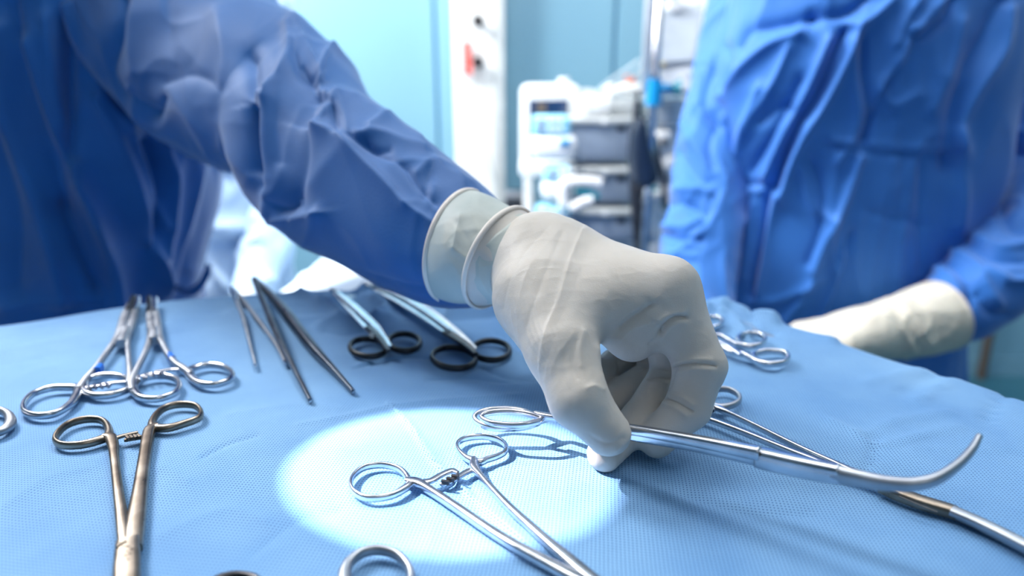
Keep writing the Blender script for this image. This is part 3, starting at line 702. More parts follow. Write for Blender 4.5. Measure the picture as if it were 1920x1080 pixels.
loft(MB(), [hp(*q) for q in ((1418, 857, .0285, 2.9, 3.9), (1436, 861, .029, 3.2, 4.2), (1490, 873, .0305, 3.2, 4.1), (1545, 884, .032, 3.1, 3.9), (1575, 889, .033, 3.0, 3.6))], 40, False, 20, p=3.4).build('box_lock', mh, hc)
loft(MB(), [hp(*q) for q in ((1560, 887, .0325, 2.9, 3.6), (1610, 897, .034, 2.5, 3.1), (1660, 906, .0355, 2.2, 2.7), (1710, 908, .037, 2.0, 2.4), (1755, 898, .039, 1.8, 2.2), (1795, 872, .041, 1.6, 1.9), (1822, 843, .043, 1.4, 1.6), (1836, 818, .045, 1.15, 1.3))], 80, False, 18, p=2.3).build('jaw', M['steel_satin'], hc)
loft(MB(), [hp(*q) for q in ((1436, 873, .0235, .4, .3), (1490, 886, .025, .4, .3), (1540, 897, .0265, .4, .3))], 20, False, 8).build('lock_slot', M['steel_dark'], hc)
loft(MB(), [hp(*q) for q in ((1427, 848, .0325, .35, .35), (1425, 853, .0315, .5, .5), (1431, 863, .029, .35, .8))], 10, False, 8).build('lock_notch', M['steel_dark'], hc)

# ------------------------------------------------------------------ people: shared builders
def tube_frames(C, E=None, r=None):
    tg = unit(np.gradient(C, axis=0))
    if E is None:
        up = np.array([0, 0, 1.0]); e1 = unit(up-(tg@up)[:, None]*tg)*r[:, None]
    else: e1 = E
    ax = unit(e1-np.sum(e1*tg, -1)[:, None]*tg)
    e2 = np.cross(tg, ax)
    return tg, e1, e2
def cloth_tube(name, C, E1, E2, m, parent, seg=200, folds=(), crum=(.004, .07), seed=0, aniso=(1, 1, 1), capends=(False, False), p=2.0, extra=None, label=None, amp_rows=None):
    th = np.arange(seg)*2*PI/seg; c, s = np.cos(th), np.sin(th)
    c = np.sign(c)*np.abs(c)**(2/p); s = np.sign(s)*np.abs(s)**(2/p)
    V = C[:, None]+E1[:, None]*c[None, :, None]+E2[:, None]*s[None, :, None]
    N = grid_normals(V)
    out = np.sum(N*(V-C[:, None]), -1).mean()
    if out < 0: N = -N
    h = crum[0]*crumple(V, crum[1], seed, aniso)
    if len(folds): h = h+relief(V, folds, N)
    if extra is not None: h = h+extra(V, N)
    if amp_rows is not None: h = h*amp_rows[:, None]
    V = V+N*h[..., None]
    n = len(V); Fq = grid_faces(n, seg)
    if out < 0: Fq = Fq[:, ::-1]
    Vf = V.reshape(-1, 3)
    if any(capends):
        # close an end by pulling one more ring to its centre
        for e, on_ in zip((0, n-1), capends):
            if on_:
                base = len(Vf); Vf = np.vstack([Vf, np.repeat(V[e].mean(0)[None], seg, 0)+(V[e]-V[e].mean(0))*.02])
                k = np.arange(seg); l = (k+1) % seg
                q = np.stack([e*seg+k, e*seg+l, base+l, base+k], 1)
                Fq = np.vstack([Fq, q])
    return link(name, np_mesh(name, Vf, Fq), m, parent, label=label), V
def px_tube(st, n):
    """stations (top u, v, bottom u, v, depth, flatness): a tube whose outline passes through the traced points"""
    R = []
    for s in st:
        a, b = at(s[0], s[1], s[4]), at(s[2], s[3], s[4]); R.append([*((a+b)/2), *((a-b)/2), s[5]])
    R = crs(R, n); C, E = R[:, :3], R[:, 3:6]
    tg, e1, e2 = tube_frames(C, E); r = np.linalg.norm(E, axis=1)
    return C, e1, e2*(r*R[:, 6])[:, None]
def c_tube(st, n):
    """stations (u, v, depth, radius in m)"""
    R = crs([[*at(s[0], s[1], s[2]), s[3]] for s in st], n); C = R[:, :3]
    tg, e1, e2 = tube_frames(C, None, R[:, 3]); return C, e1, e2*R[:, 3:4]
def torso(st, n):
    """stations (left u, right u, v, distance y, half depth)"""
    R = []
    for s in st:
        a, b = aty(s[0], s[2], s[3]), aty(s[1], s[2], s[3]); R.append([*((a+b)/2), (b[0]-a[0])/2, s[4]])
    R = crs(R, n); C = R[:, :3]; E1 = np.zeros((n, 3)); E2 = np.zeros((n, 3)); E1[:, 0] = R[:, 3]; E2[:, 1] = -R[:, 4]
    return C, E1, E2
def lip_ring(name, C, e1, e2, r, m, parent, k=1.0, label=None):
    th = np.linspace(0, 2*PI, 72, endpoint=False)
    P = C+k*(np.cos(th)[:, None]*e1+np.sin(th)[:, None]*e2)
    P = np.c_[P, np.full(72, r), np.full(72, r*1.5)]
    return loft(MB(), P, 96, True, 10, up=np.cross(e1, e2), p=2).build(name, m, parent, label=label)
def body(parent, neck, chest, pelvis, head_c, gaze, shoulders, elbows, wrists, feet, m=None):
    """one continuous figure: head with face, neck, trunk, arms and legs"""
    g = unit(np.array(gaze, float)); hc_ = np.array(head_c, float)
    upv = unit(hc_-np.array(neck, float)); upv = unit(upv-(upv@g)*g); sdv = np.cross(g, upv)
    H = lambda a, b, c: hc_+sdv*a+g*b+upv*c
    head = [cap(H(0, -.012, .03), H(0, -.02, .02), .088, .088), cap(H(0, .02, -.02), H(0, .042, -.075), .062, .036),
            cap(H(0, .088, .0), H(0, .104, -.03), .010, .014), cap(H(-.04, .078, .018), H(.04, .078, .018), .012, .012),
            cap(H(-.082, -.01, .0), H(-.084, -.018, -.03), .016, .010), cap(H(.082, -.01, .0), H(.084, -.018, -.03), .016, .010),
            cap(H(-.02, .078, -.052), H(.02, .078, -.052), .011, .011)]
    n_ = np.array(neck, float); c_ = np.array(chest, float); p_ = np.array(pelvis, float)
    sh = [np.array(s, float) for s in shoulders]
    lat = unit(sh[1]-sh[0])
    trunk = [cap(H(0, -.03, -.07), n_, .056, .054), cap(n_, c_, .056, .07), cap(sh[0]+lat*.07, sh[1]-lat*.07, .045, .045),
             cap(c_-lat*.06, c_+lat*.06, .072, .072), cap(c_-lat*.05, p_-lat*.05, .075, .085), cap(c_+lat*.05, p_+lat*.05, .075, .085)]
    limbs = []
    for s, e, w0 in zip(sh, elbows, wrists):
        mids = [np.array(q, float) for q in (e if isinstance(e, list) else [e])]; w0 = np.array(w0, float)
        pts_ = [s]+mids+[w0]; rs = np.linspace(.034, .021, len(pts_))
        limbs += [cap(a_, b_, ra, rb) for a_, b_, ra, rb in zip(pts_[:-1], pts_[1:], rs[:-1], rs[1:])]
    for k, ft in enumerate(feet):
        hip = p_+lat*(.075 if k else -.075); ft = np.array(ft, float); kn = (hip+ft)/2+g*np.array([1, 1, 0])*.03
        limbs += [cap(hip, kn, .085, .056), cap(kn, ft+np.array([0, 0, .09]), .054, .036)]
        gg = unit(g*np.array([1, 1, 0])+1e-6); limbs.append(cap(ft+np.array([0, 0, .055])-gg*.04, ft+gg*.13+np.array([0, 0, .04]), .037, .03))
    f = field([(head, .025), (trunk, .07), (limbs, .02)], [0, .035, .03])
    allp = np.vstack([q[1] for q in head+trunk+limbs]+[q[2] for q in head+trunk+limbs])
    V, Fq, N = surface(f, allp.min(0)-.14, allp.max(0)+.14, .0065)
    o = link('body', np_mesh('body', V, Fq), M['skin'], parent)
    for s_ in (-1, 1):
        e = H(s_*.032, .083, .003); bm = bmesh.new(); bmesh.ops.create_uvsphere(bm, u_segments=16, v_segments=10, radius=.0115)
        me = bpy.data.meshes.new('eye'); bm.to_mesh(me); bm.free(); me.transform(__import__('mathutils').Matrix.Translation(Vector(e)))
        link('eye', me, M['hair'], parent)
    # surgical cap and face mask sit as shells on the head
    fc_ = field([([cap(H(0, -.018, .045), H(0, -.025, .03), .099, .098)], .02)], [0])
    V, Fq, N = surface(fc_, hc_-.22, hc_+.22, .006)
    keep = ((V-hc_)@upv > .028-.35*((V-hc_)@g < 0)*np.abs((V-hc_)@g)*1.2)
    Fk = Fq[keep[Fq].all(1)]; V = V+N*(.003*crumple(V, .04, 5))[:, None]
    link('surgical_cap', np_mesh('surgical_cap', V, Fk), M['cap'], parent)
    fm = field([([cap(H(0, .035, -.02), H(0, .05, -.07), .068, .048), cap(H(0, .095, -.006), H(0, .107, -.03), .013, .017)], .03)], [0])
    V, Fq, N = surface(fm, hc_-.22, hc_+.22, .005)
    keep = (((V-hc_)@g > .02) & ((V-hc_)@upv < -.004+.15*np.maximum((V-hc_)@g-.085, 0)))
    V = V+N*(.0025*np.sin(((V-hc_)@upv)*420))[:, None]
    link('face_mask', np_mesh('face_mask', V, Fq[keep[Fq].all(1)]), M['mask'], parent)
    for ft in feet:
        ft = np.array(ft, float); gg = unit(g*np.array([1, 1, 0])+1e-6)
        fs = field([([cap(ft+[0, 0, .05]-gg*.045, ft+gg*.145+[0, 0, .042], .046, .04)], .02)], [0])
        V, Fq, N = surface(fs, ft-.25, ft+.3, .008); V[:, 2] = np.maximum(V[:, 2], .002)
        link('clog', np_mesh('clog', V, Fq), M['shoe'], parent)
def simple_hand(parent, wrist, direction, palm_n, m, curl=.5, spread=1, name='glove', thumb=1):
    """gloved hand: palm, four unequal bent fingers and a thumb leaving the side of the palm"""
    d = unit(np.array(direction, float)); n_ = np.array(palm_n, float); n_ = unit(n_-(n_@d)*d); s = np.cross(n_, d)*thumb; w0 = np.array(wrist, float)
    pr = [cap(w0-d*.03, w0+d*.02, .029, .026)]
    for k, (o_, L_) in enumerate(((.030, .086), (.010, .09), (-.010, .086), (-.028, .078))):
        pr.append(cap(w0+s*o_*.5+d*.015, w0+s*o_+d*L_, .019, .0125))
    fg = []
    for o_, L_, ln in ((.030, .086, (.040, .024, .020)), (.010, .09, (.045, .028, .022)), (-.010, .086, (.041, .026, .021)), (-.028, .078, (.033, .020, .018))):
        p0 = w0+s*o_+d*L_; a_ = curl*.6; r_ = .0105 if ln[0] > .035 else .009
        ch = [[*p0, .0118]]; q = p0
        for j, l_ in enumerate(ln):
            q = q+(d*math.cos(a_)+n_*math.sin(a_)+s*o_*1.5*spread*(j == 0))*l_; a_ += curl; ch.append([*q, r_-.0009*j])
        fg += chain(ch)
    t0 = w0+s*.018+d*.025
    t1 = t0+s*.024+d*.028+n_*.012; t2 = t1+s*.008+d*.030+n_*.008; t3 = t2-s*.002+d*.024+n_*.006
    th = chain([[*t0, .018], [*t1, .0145], [*t2, .012], [*t3, .0098]])
    f = field([(pr, .022), (th, .01), (fg, .0025)], [0, .012, .005])
    A = np.vstack([q[1] for q in pr+th+fg]+[q[2] for q in pr+th+fg])
    V, Fq, N = surface(f, A.min(0)-.04, A.max(0)+.04, .0016)
    V = V+N*(.0007*crumple(V, .02, 3))[:, None]
    return link(name, np_mesh(name, V, Fq), m, parent)

# ------------------------------------------------------------------ person reaching across the table
P1 = empty('person', (aty(130, 500, .72)[0], .78, 0), 'person in dark blue surgical gown reaching over the table, gloved hand pinching a curved clamp', 'person')
zg = Z8(1.863, 440, 0)
zl = Z8(1.8, 0, 0)
sleeve_folds = [
    (zg([(232, 75), (290, 120), (342, 156)]), 9, 6, 1.4), (zg([(342, 156), (312, 200), (297, 260), (296, 310), (322, 345)]), 7, 8, .6),
    (zg([(322, 345), (370, 342), (430, 350), (500, 372), (570, 395)]), 8, 6, 1.5), (zg([(282, 450), (330, 462), (382, 492), (440, 552), (520, 630), (600, 715), (690, 775)]), 11, 9, 1.6),
    (zg([(290, 440), (300, 410), (345, 368)]), 6, 5), (zg([(180, 100), (190, 180), (150, 260), (110, 320), (55, 350)]), 10, 8, .8),
    (zg([(200, 80), (240, 150), (280, 215), (295, 270)]), 9, 6), (zg([(210, 190), (230, 250), (290, 290)]), 6, -5),
    (zg([(240, 230), (265, 262), (292, 262)]), 4, -4), (zg([(300, 300), (262, 420), (240, 560), (215, 690)]), 18, -7, 1.5),
    (zg([(110, 350), (96, 480), (96, 620), (112, 740)]), 14, 9, .7), (zg([(60, 370), (55, 470), (70, 580), (88, 650)]), 9, -9),
    (zg([(150, 270), (140, 420), (150, 560)]), 12, -3), (zg([(130, 770), (200, 760), (290, 742)]), 8, 5, 1.4), (zg([(110, 700), (180, 735), (220, 720)]), 9, -4),
    (zg([(345, 372), (348, 420), (362, 470)]), 5, -5), (zg([(360, 350), (390, 410), (400, 470)]), 8, 3),
    (zg([(400, 480), (470, 520), (560, 560), (600, 590), (640, 650), (700, 712)]), 6, -5, .8), (zg([(430, 470), (520, 470), (600, 500), (660, 520)]), 9, 5),
    (zg([(480, 440), (540, 400), (600, 420), (650, 480)]), 9, 5, 1.3), (zg([(640, 600), (690, 570), (760, 590), (800, 640)]), 8, 5), (zg([(560, 560), (620, 560), (680, 575)]), 8, 3.5),
    (zg([(690, 575), (668, 640), (655, 690)]), 6, -4.5), (zg([(700, 560), (740, 600), (830, 640)]), 7, 4), (zg([(540, 520), (490, 520), (460, 500)]), 5, -3),
    (zg([(600, 715), (640, 700), (660, 650)]), 8, 3), (zg([(700, 650), (680, 700), (700, 740)]), 6, 3), (zg([(470, 970), (600, 1000), (720, 1010), (760, 1030)]), 10, -5),
    (zg([(260, 640), (330, 560), (400, 520)]), 20, 2), (zg([(240, 860), (280, 780), (290, 740)]), 10, 3), (zg([(300, 330), (314, 352), (330, 345)]), 5, -7),
    # upper arm
    (zl([(420, 0), (400, 120), (372, 230), (410, 300), (520, 380)]), 10, -8), (zl([(240, 20), (290, 170), (360, 270), (440, 370), (540, 470)]), 10, 9, 1.3),
    (zl([(560, 280), (640, 250), (720, 275), (750, 310)]), 10, -3.5), (zl([(750, 310), (760, 200), (740, 60)]), 16, 5), (zl([(690, 60), (650, 200), (560, 260)]), 22, -3),
    (zl([(570, 300), (650, 400), (760, 520), (830, 600)]), 14, 4), (zl([(530, 390), (560, 330)]), 5, -4), (zl([(850, 200), (845, 400), (862, 570)]), 12, -9),
    (zl([(560, 0), (570, 120), (585, 220)]), 16, -3), (zl([(440, 0), (430, 120), (450, 240)]), 12, 4), (zl([(430, 300), (480, 410), (500, 470)]), 7, 5)]
st1 = [(965, 435, 935, 548, .351, .95), (928, 400, 893, 566, .362, .95), (893, 348, 845, 577, .382, .95), (845, 305, 800, 570, .40, .95), (790, 255, 722, 538, .42, .9), (735, 215, 645, 497, .44, .88), (690, 183, 575, 465, .46, .85),
       (645, 118, 508, 408, .49, .85), (610, 73, 492, 362, .52, .85), (562, 30, 430, 325, .55, .85), (512, 2, 352, 288, .585, .85), (470, -70, 285, 240, .615, .85),
       (435, -140, 200, 150, .65, .85), (400, -225, 120, 40, .68, .85), (330, -330, 40, -60, .70, .8), (200, -400, -40, -150, .72, .7)]
C, E1, E2 = px_tube(st1, 420)
torso_st = [(-210, 345, 1500, .82, .19), (-200, 350, 1000, .80, .185), (-170, 352, 640, .78, .175), (-150, 356, 520, .77, .165), (-140, 378, 400, .765, .155), (-145, 388, 290, .76, .15), (-160, 395, 150, .755, .145),
            (-165, 400, 0, .75, .14), (-150, 410, -140, .745, .13), (-110, 390, -250, .745, .115), (-70, 320, -330, .75, .10), (-5, 225, -385, .75, .078), (15, 190, -425, .75, .062)]
Ct, Et1, Et2 = torso(torso_st, 420)
torso_folds = [
    (zl([(0, 100), (10, 360), (60, 520), (130, 700), (190, 900), (210, 1000)]), 20, 14, 1.3), (zl([(90, 150), (160, 380), (240, 560), (310, 700), (350, 850), (378, 1040)]), 14, 15, .7),
    (zl([(240, 90), (240, 300), (240, 520)]), 13, -16, 1.2), (zl([(215, 700), (280, 850), (330, 960)]), 12, -11), (zl([(260, 620), (320, 760), (380, 900), (400, 1030)]), 8, 9),
    (zl([(260, 100), (330, 280), (420, 420)]), 12, 9), (zl([(320, 330), (420, 520), (500, 750), (550, 950)]), 16, 13, 1.2), (zl([(420, 380), (470, 520), (520, 640), (560, 760)]), 8, 8),
    (zl([(500, 480), (540, 620), (530, 760), (510, 830)]), 13, -14), (zl([(560, 500), (595, 620), (585, 760), (560, 860)]), 7, 9), (zl([(440, 400), (480, 450), (520, 440)]), 6, 6),
    (zl([(500, 820), (540, 900), (555, 990)]), 6, 8), (zl([(40, 0), (80, 200), (150, 420), (230, 700)]), 16, -9), (zl([(0, 480), (60, 700), (60, 960)]), 20, -8),
    (zl([(640, 480), (660, 600), (640, 780), (620, 900)]), 14, 6), (zl([(20, 1040), (160, 1010), (330, 1000)]), 9, 5), (zl([(160, 60), (180, 250), (220, 420)]), 12, 6)]
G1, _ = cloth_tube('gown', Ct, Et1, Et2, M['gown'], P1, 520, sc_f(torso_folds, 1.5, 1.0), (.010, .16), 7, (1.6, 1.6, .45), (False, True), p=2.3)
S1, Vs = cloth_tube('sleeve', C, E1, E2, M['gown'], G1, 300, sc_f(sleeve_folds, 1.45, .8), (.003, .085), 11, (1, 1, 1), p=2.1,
                    amp_rows=np.clip(np.linspace(0, 6, 420)+.15, 0, 1))
Cb, b1, b2 = c_tube([(-60, -320, .76, .07), (-190, -200, .74, .075), (-260, 60, .72, .07), (-330, 300, .70, .066), (-330, 420, .66, .06), (-310, 540, .62, .052)], 160)
cloth_tube('sleeve', Cb, b1, b2, M['gown'], G1, 110, (), (.007, .07), 21)
simple_hand(P1, at(-300, 575, .605), at(-230, 760, .56)-at(-300, 575, .605), (.1, -.1, -1), M['glove'], .55, thumb=-1)
tie = MB()
for dx in (0, .012):
    loft(tie, [[*aty(335-dx*500, 540, .72), .004, .001], [*aty(356, 548, .70), .005, .001], [*aty(378, 532, .69), .004, .001], [*aty(392, 508-dx*900, .685), .003, .001]], 24, up=(0, 1, 0))
tie.build('tie_ribbon', M['gown'], P1)
nk = aty(90, -420, .75); hd = nk+np.array([.06, -.10, .15])
pel = aty(90, 700, .80)
el1 = [at(330, 30, .64), at(480, 160, .565), at(560, 270, .50), at(690, 370, .44)]; wr1 = at(925, 485, .352)
body(P1, nk, aty(110, -150, .76), pel, hd, (.35, -.75, -.56), (at(-30, -300, .76), at(250, -260, .70)), ([at(-120, -250, .75), at(-200, -150, .738), at(-250, 20, .722), at(-300, 200, .71), at(-328, 400, .67)], el1), (at(-308, 560, .61), wr1),
     ((pel[0]-.1, .82, 0), (pel[0]+.1, .82, 0)))

# the gloved hand in front: joints traced from the photograph, sizes those of an adult hand
def J(u, v, t, r): return [*at(u, v, t), r]
idx_ = [J(1252, 542, .300, .0135), J(1313, 686, .2955, .0116), J(1290, 764, .297, .0100), J(1232, 822, .2975, .0088)]
mid_ = [J(1236, 545, .322, .0125), J(1258, 700, .326, .0098), J(1198, 788, .312, .0088), J(1133, 851, .2915, .0080)]
rng_ = [J(1206, 560, .345, .0118), J(1232, 700, .352, .0092), J(1160, 742, .338, .0086), J(1112, 778, .319, .0078)]
lit_ = [J(1172, 560, .362, .0105), J(1196, 668, .372, .0084), J(1150, 682, .357, .0078), J(1108, 712, .338, .0072)]
thb_ = [J(1008, 560, .312, .0200), J(1053, 655, .286, .0158), J(1085, 748, .272, .0122), J(1140, 812, .2715, .0096)]
palm = [cap(at(1014, 499, .337), at(1252, 542, .300), .0225, .0140), cap(at(1020, 494, .351), at(1236, 545, .322), .0205, .0125),
        cap(at(1020, 494, .362), at(1206, 560, .345), .0185, .0120), cap(at(1014, 505, .366), at(1172, 560, .362), .0170, .0110),
        cap(at(1020, 508, .336), at(1012, 560, .315), .0232, .0200), cap(at(1060, 604, .292), at(1190, 558, .302), .0100, .0095),
        cap(at(1040, 560, .31), at(1130, 560, .306), .0170, .0125), cap(at(1016, 503, .341), at(1030, 508, .338), .0235, .0225),
        cap(at(1218, 575, .302), at(1184, 637, .304), .0120, .0066), cap(at(1186, 634, .304), at(1238, 604, .300), .0062, .0090)]
hf = field([(palm, .016), (chain(thb_), .004), (chain(idx_), .0028), (chain(mid_)+chain(rng_)+chain(lit_), .0022)], [0, .010, .007, .005])
Hd = lambda P: hf(P)
A = np.vstack([q[1] for q in palm]+[np.array(x[:3]) for x in idx_+mid_+rng_+lit_+thb_])
hv, hq, hn = surface(Hd, A.min(0)-.032, A.max(0)+.032, .00066)
zh = Z8(1.895, 780, 330)
zk = Z8(3.175, 1080, 560)
hand_folds = [
    # joint creases of the index finger
    (zk([(500, 205), (515, 172), (560, 130), (610, 108), (660, 112)]), 4.5, -2.4, 1, (.2, .33)), (zk([(500, 130), (560, 95), (640, 85)]), 7, 1.0, 1, (.2, .33)), (zk([(520, 230), (580, 160), (640, 140)]), 7, .7, 1, (.2, .33)),
    (zk([(590, 408), (640, 392), (720, 386), (800, 392), (830, 400)]), 2.6, -1.3, 1, (.2, .33)), (zk([(600, 380), (700, 362), (800, 366)]), 7, .8, 1, (.2, .33)), (zk([(610, 440), (700, 420), (800, 425)]), 7, .8, 1, (.2, .33)),
    (zk([(545, 595), (590, 612), (640, 640), (690, 668)]), 2.8, -1.3, 1, (.2, .33)), (zk([(560, 570), (620, 580), (700, 630)]), 7, .7, 1, (.2, .33)), (zk([(520, 620), (600, 655), (660, 700)]), 7, .6, 1, (.2, .33)),
    (zk([(600, 420), (570, 500), (545, 590)]), 3, -.5, 1, (.2, .33)),
    # middle and ring finger
    (zk([(435, 480), (480, 462), (560, 475)]), 2.6, -1.2, 1, (.305, .4)), (zk([(440, 440), (500, 430), (570, 440)]), 7, .6, 1, (.305, .4)), (zk([(440, 500), (500, 495), (550, 510)]), 6, .6, 1, (.305, .4)),
    (zk([(370, 420), (400, 412), (430, 424)]), 2.6, -1, 1, (.32, .45)), (zk([(250, 380), (258, 420), (248, 445)]), 2.4, -.9, 1, (.33, .45)),
    # web and palm bulges
    (zk([(240, 190), (300, 130), (370, 85), (430, 40)]), 13, -1.5, 1.2), (zk([(270, 240), (340, 180), (420, 150)]), 14, .8), (zk([(262, 175), (330, 120), (400, 70), (450, 30)]), 4.5, -1.0, 1.3), (zk([(235, 165), (300, 105), (380, 55)]), 7, .5),
    (zk([(440, 270), (470, 240), (500, 200)]), 4, -1.1, 1, (.2, .33)),
    # thumb
     (zk([(160, 540), (110, 520), (70, 530)]), 7, .6), (zk([(130, 300), (150, 380), (170, 450)]), 7, .8),
    (zk([(40, 200), (20, 300), (30, 400)]), 9, .7), (zk([(0, 250), (-20, 380), (10, 470)]), 9, -.5), (zk([(90, 820), (140, 850), (200, 860), (280, 830)]), 6, -.5), (zk([(330, 790), (300, 850), (240, 900)]), 5, .5),
    (zh([(600, 560), (590, 620), (620, 700)]), 10.4, 0.35), (zh([(540, 600), (520, 680), (540, 760)]), 13.0, -0.30), (zh([(650, 600), (640, 650), (675, 730)]), 6.5, 0.30),
    # the cuff band of the outer glove and its fine wrinkles over the wrist
    (zh([(590, 190), (545, 300), (500, 450), (455, 560), (440, 660)]), 5.9, 0.45, .55), (zh([(520, 200), (470, 320), (420, 450), (390, 560), (400, 640)]), 6.5, -0.28),
    (zh([(470, 180), (380, 280), (330, 380), (310, 470)]), 6.5, -0.35), (zh([(500, 200), (400, 330), (360, 480), (370, 600)]), 7.8, 0.30),
    (zh([(640, 210), (600, 300), (560, 400), (500, 540), (470, 650)]), 13.0, -0.20), (zh([(330, 520), (370, 620), (440, 690)]), 7.8, 0.25), (zh([(355, 500), (390, 590), (450, 660)]), 6.5, -0.25),
    (zh([(480, 700), (500, 640), (560, 560)]), 9.1, 0.30), (zh([(870, 285), (930, 290), (990, 340)]), 15.6, 0.45), (zh([(1000, 400), (980, 470), (940, 500)]), 15.6, -0.35),
    (zh([(760, 420), (840, 440), (900, 480)]), 18.2, -0.30), (zh([(720, 520), (780, 470), (860, 440)]), 13.0, 0.35)]
for k_ in range(8): hand_folds.append((zh([(335+17*k_, 430), (345+19*k_, 520), (375+19*k_, 600), (440+12*k_, 680)]), 3.4, 0.14))
hh_ = relief(hv, hand_folds, hn)+.00030*crumple(hv, .028, 8)+.00012*crumple(hv, .008, 18)
hv2 = hv+hn*hh_[:, None]
tag(link('glove', np_mesh('glove', hv2, hq), M['glove'], P1), 'pale latex glove pinching the clamp')
glove1 = P1.children[-1] if False else [o for o in P1.children if o.name.startswith('glove')][-1]
# inner glove cuff over the sleeve, and the rolled lips
cst = [(862, 462, .3775, .0338), (888, 470, .367, .0325), (925, 481, .356, .0290), (962, 491, .347, .0262), (1000, 500, .339, .0235)]
R = crs([[*at(s[0], s[1], s[2]), s[3]] for s in cst], 120); Cc = R[:, :3]
axis = unit(at(862, 462, .3775)-at(1000, 500, .339))
bz = np.linspace(0, 1, 120)[:, None]                # the cuffs sit a little askew on the forearm
bias = unit(axis+np.array([-.30, -.12, .14])*(1-bz)+np.array([-.15, 0, .42])*bz)
def ringframe(C_, r_, ax):
    u_ = unit(np.array([0, 0, 1.0])-ax[2]*ax); return u_*r_, np.cross(ax, u_)*r_
fr_ = [ringframe(c, r, b_) for c, r, b_ in zip(Cc, R[:, 3], bias)]; e1c = np.array([f_[0] for f_ in fr_]); e2c = np.array([f_[1] for f_ in fr_])
za2 = Z8(3.857, 780, 340)
cuff_folds = [(za2([(830, 290), (700, 310), (620, 370), (520, 450), (460, 540), (470, 700), (560, 850)]), 6, 1.3), (za2([(790, 270), (690, 290), (560, 390), (470, 470)]), 6, -1.4), (za2([(760, 240), (640, 270), (520, 360)]), 6, 1.2),
              (za2([(700, 210), (560, 260), (440, 380)]), 7, -.9), (za2([(320, 240), (300, 330), (270, 480)]), 6, 1.2), (za2([(270, 480), (340, 540), (400, 570)]), 6, 1.2), (za2([(290, 300), (370, 420), (420, 560)]), 8, -.9),
              (za2([(440, 100), (420, 200), (320, 260)]), 10, .7), (za2([(400, 250), (450, 400), (420, 570)]), 8, .8), (za2([(200, 640), (300, 700), (420, 720)]), 12, .7), (za2([(360, 600), (400, 760), (480, 880)]), 9, -.7)]
ig, Vc = cloth_tube('inner_glove', Cc, e1c, e2c, M['cuff'], P1, 220, sc_f(cuff_folds, 1.35, .6), (.0006, .03), 31, label='thin greyish glove cuff pulled over the sleeve')
lip_ring('rolled_lip', Cc[0], e1c[0], e2c[0], .00105, M['lip'], ig, 1.005, 'pinkish rolled edge')
i2 = 72
C2 = Cc[i2:]; k2 = (.99+.085*np.exp(-np.linspace(0, 6, len(C2))))[:, None]
oc, _ = cloth_tube('cuff_sleeve', C2, e1c[i2:]*k2, e2c[i2:]*k2, M['glove'], glove1, 200, (), (.0004, .02), 35)
lip_ring('rolled_lip', C2[0], e1c[i2]*k2[0], e2c[i2]*k2[0], .0011, M['lip'], glove1, 1.0, 'pinkish rolled edge')

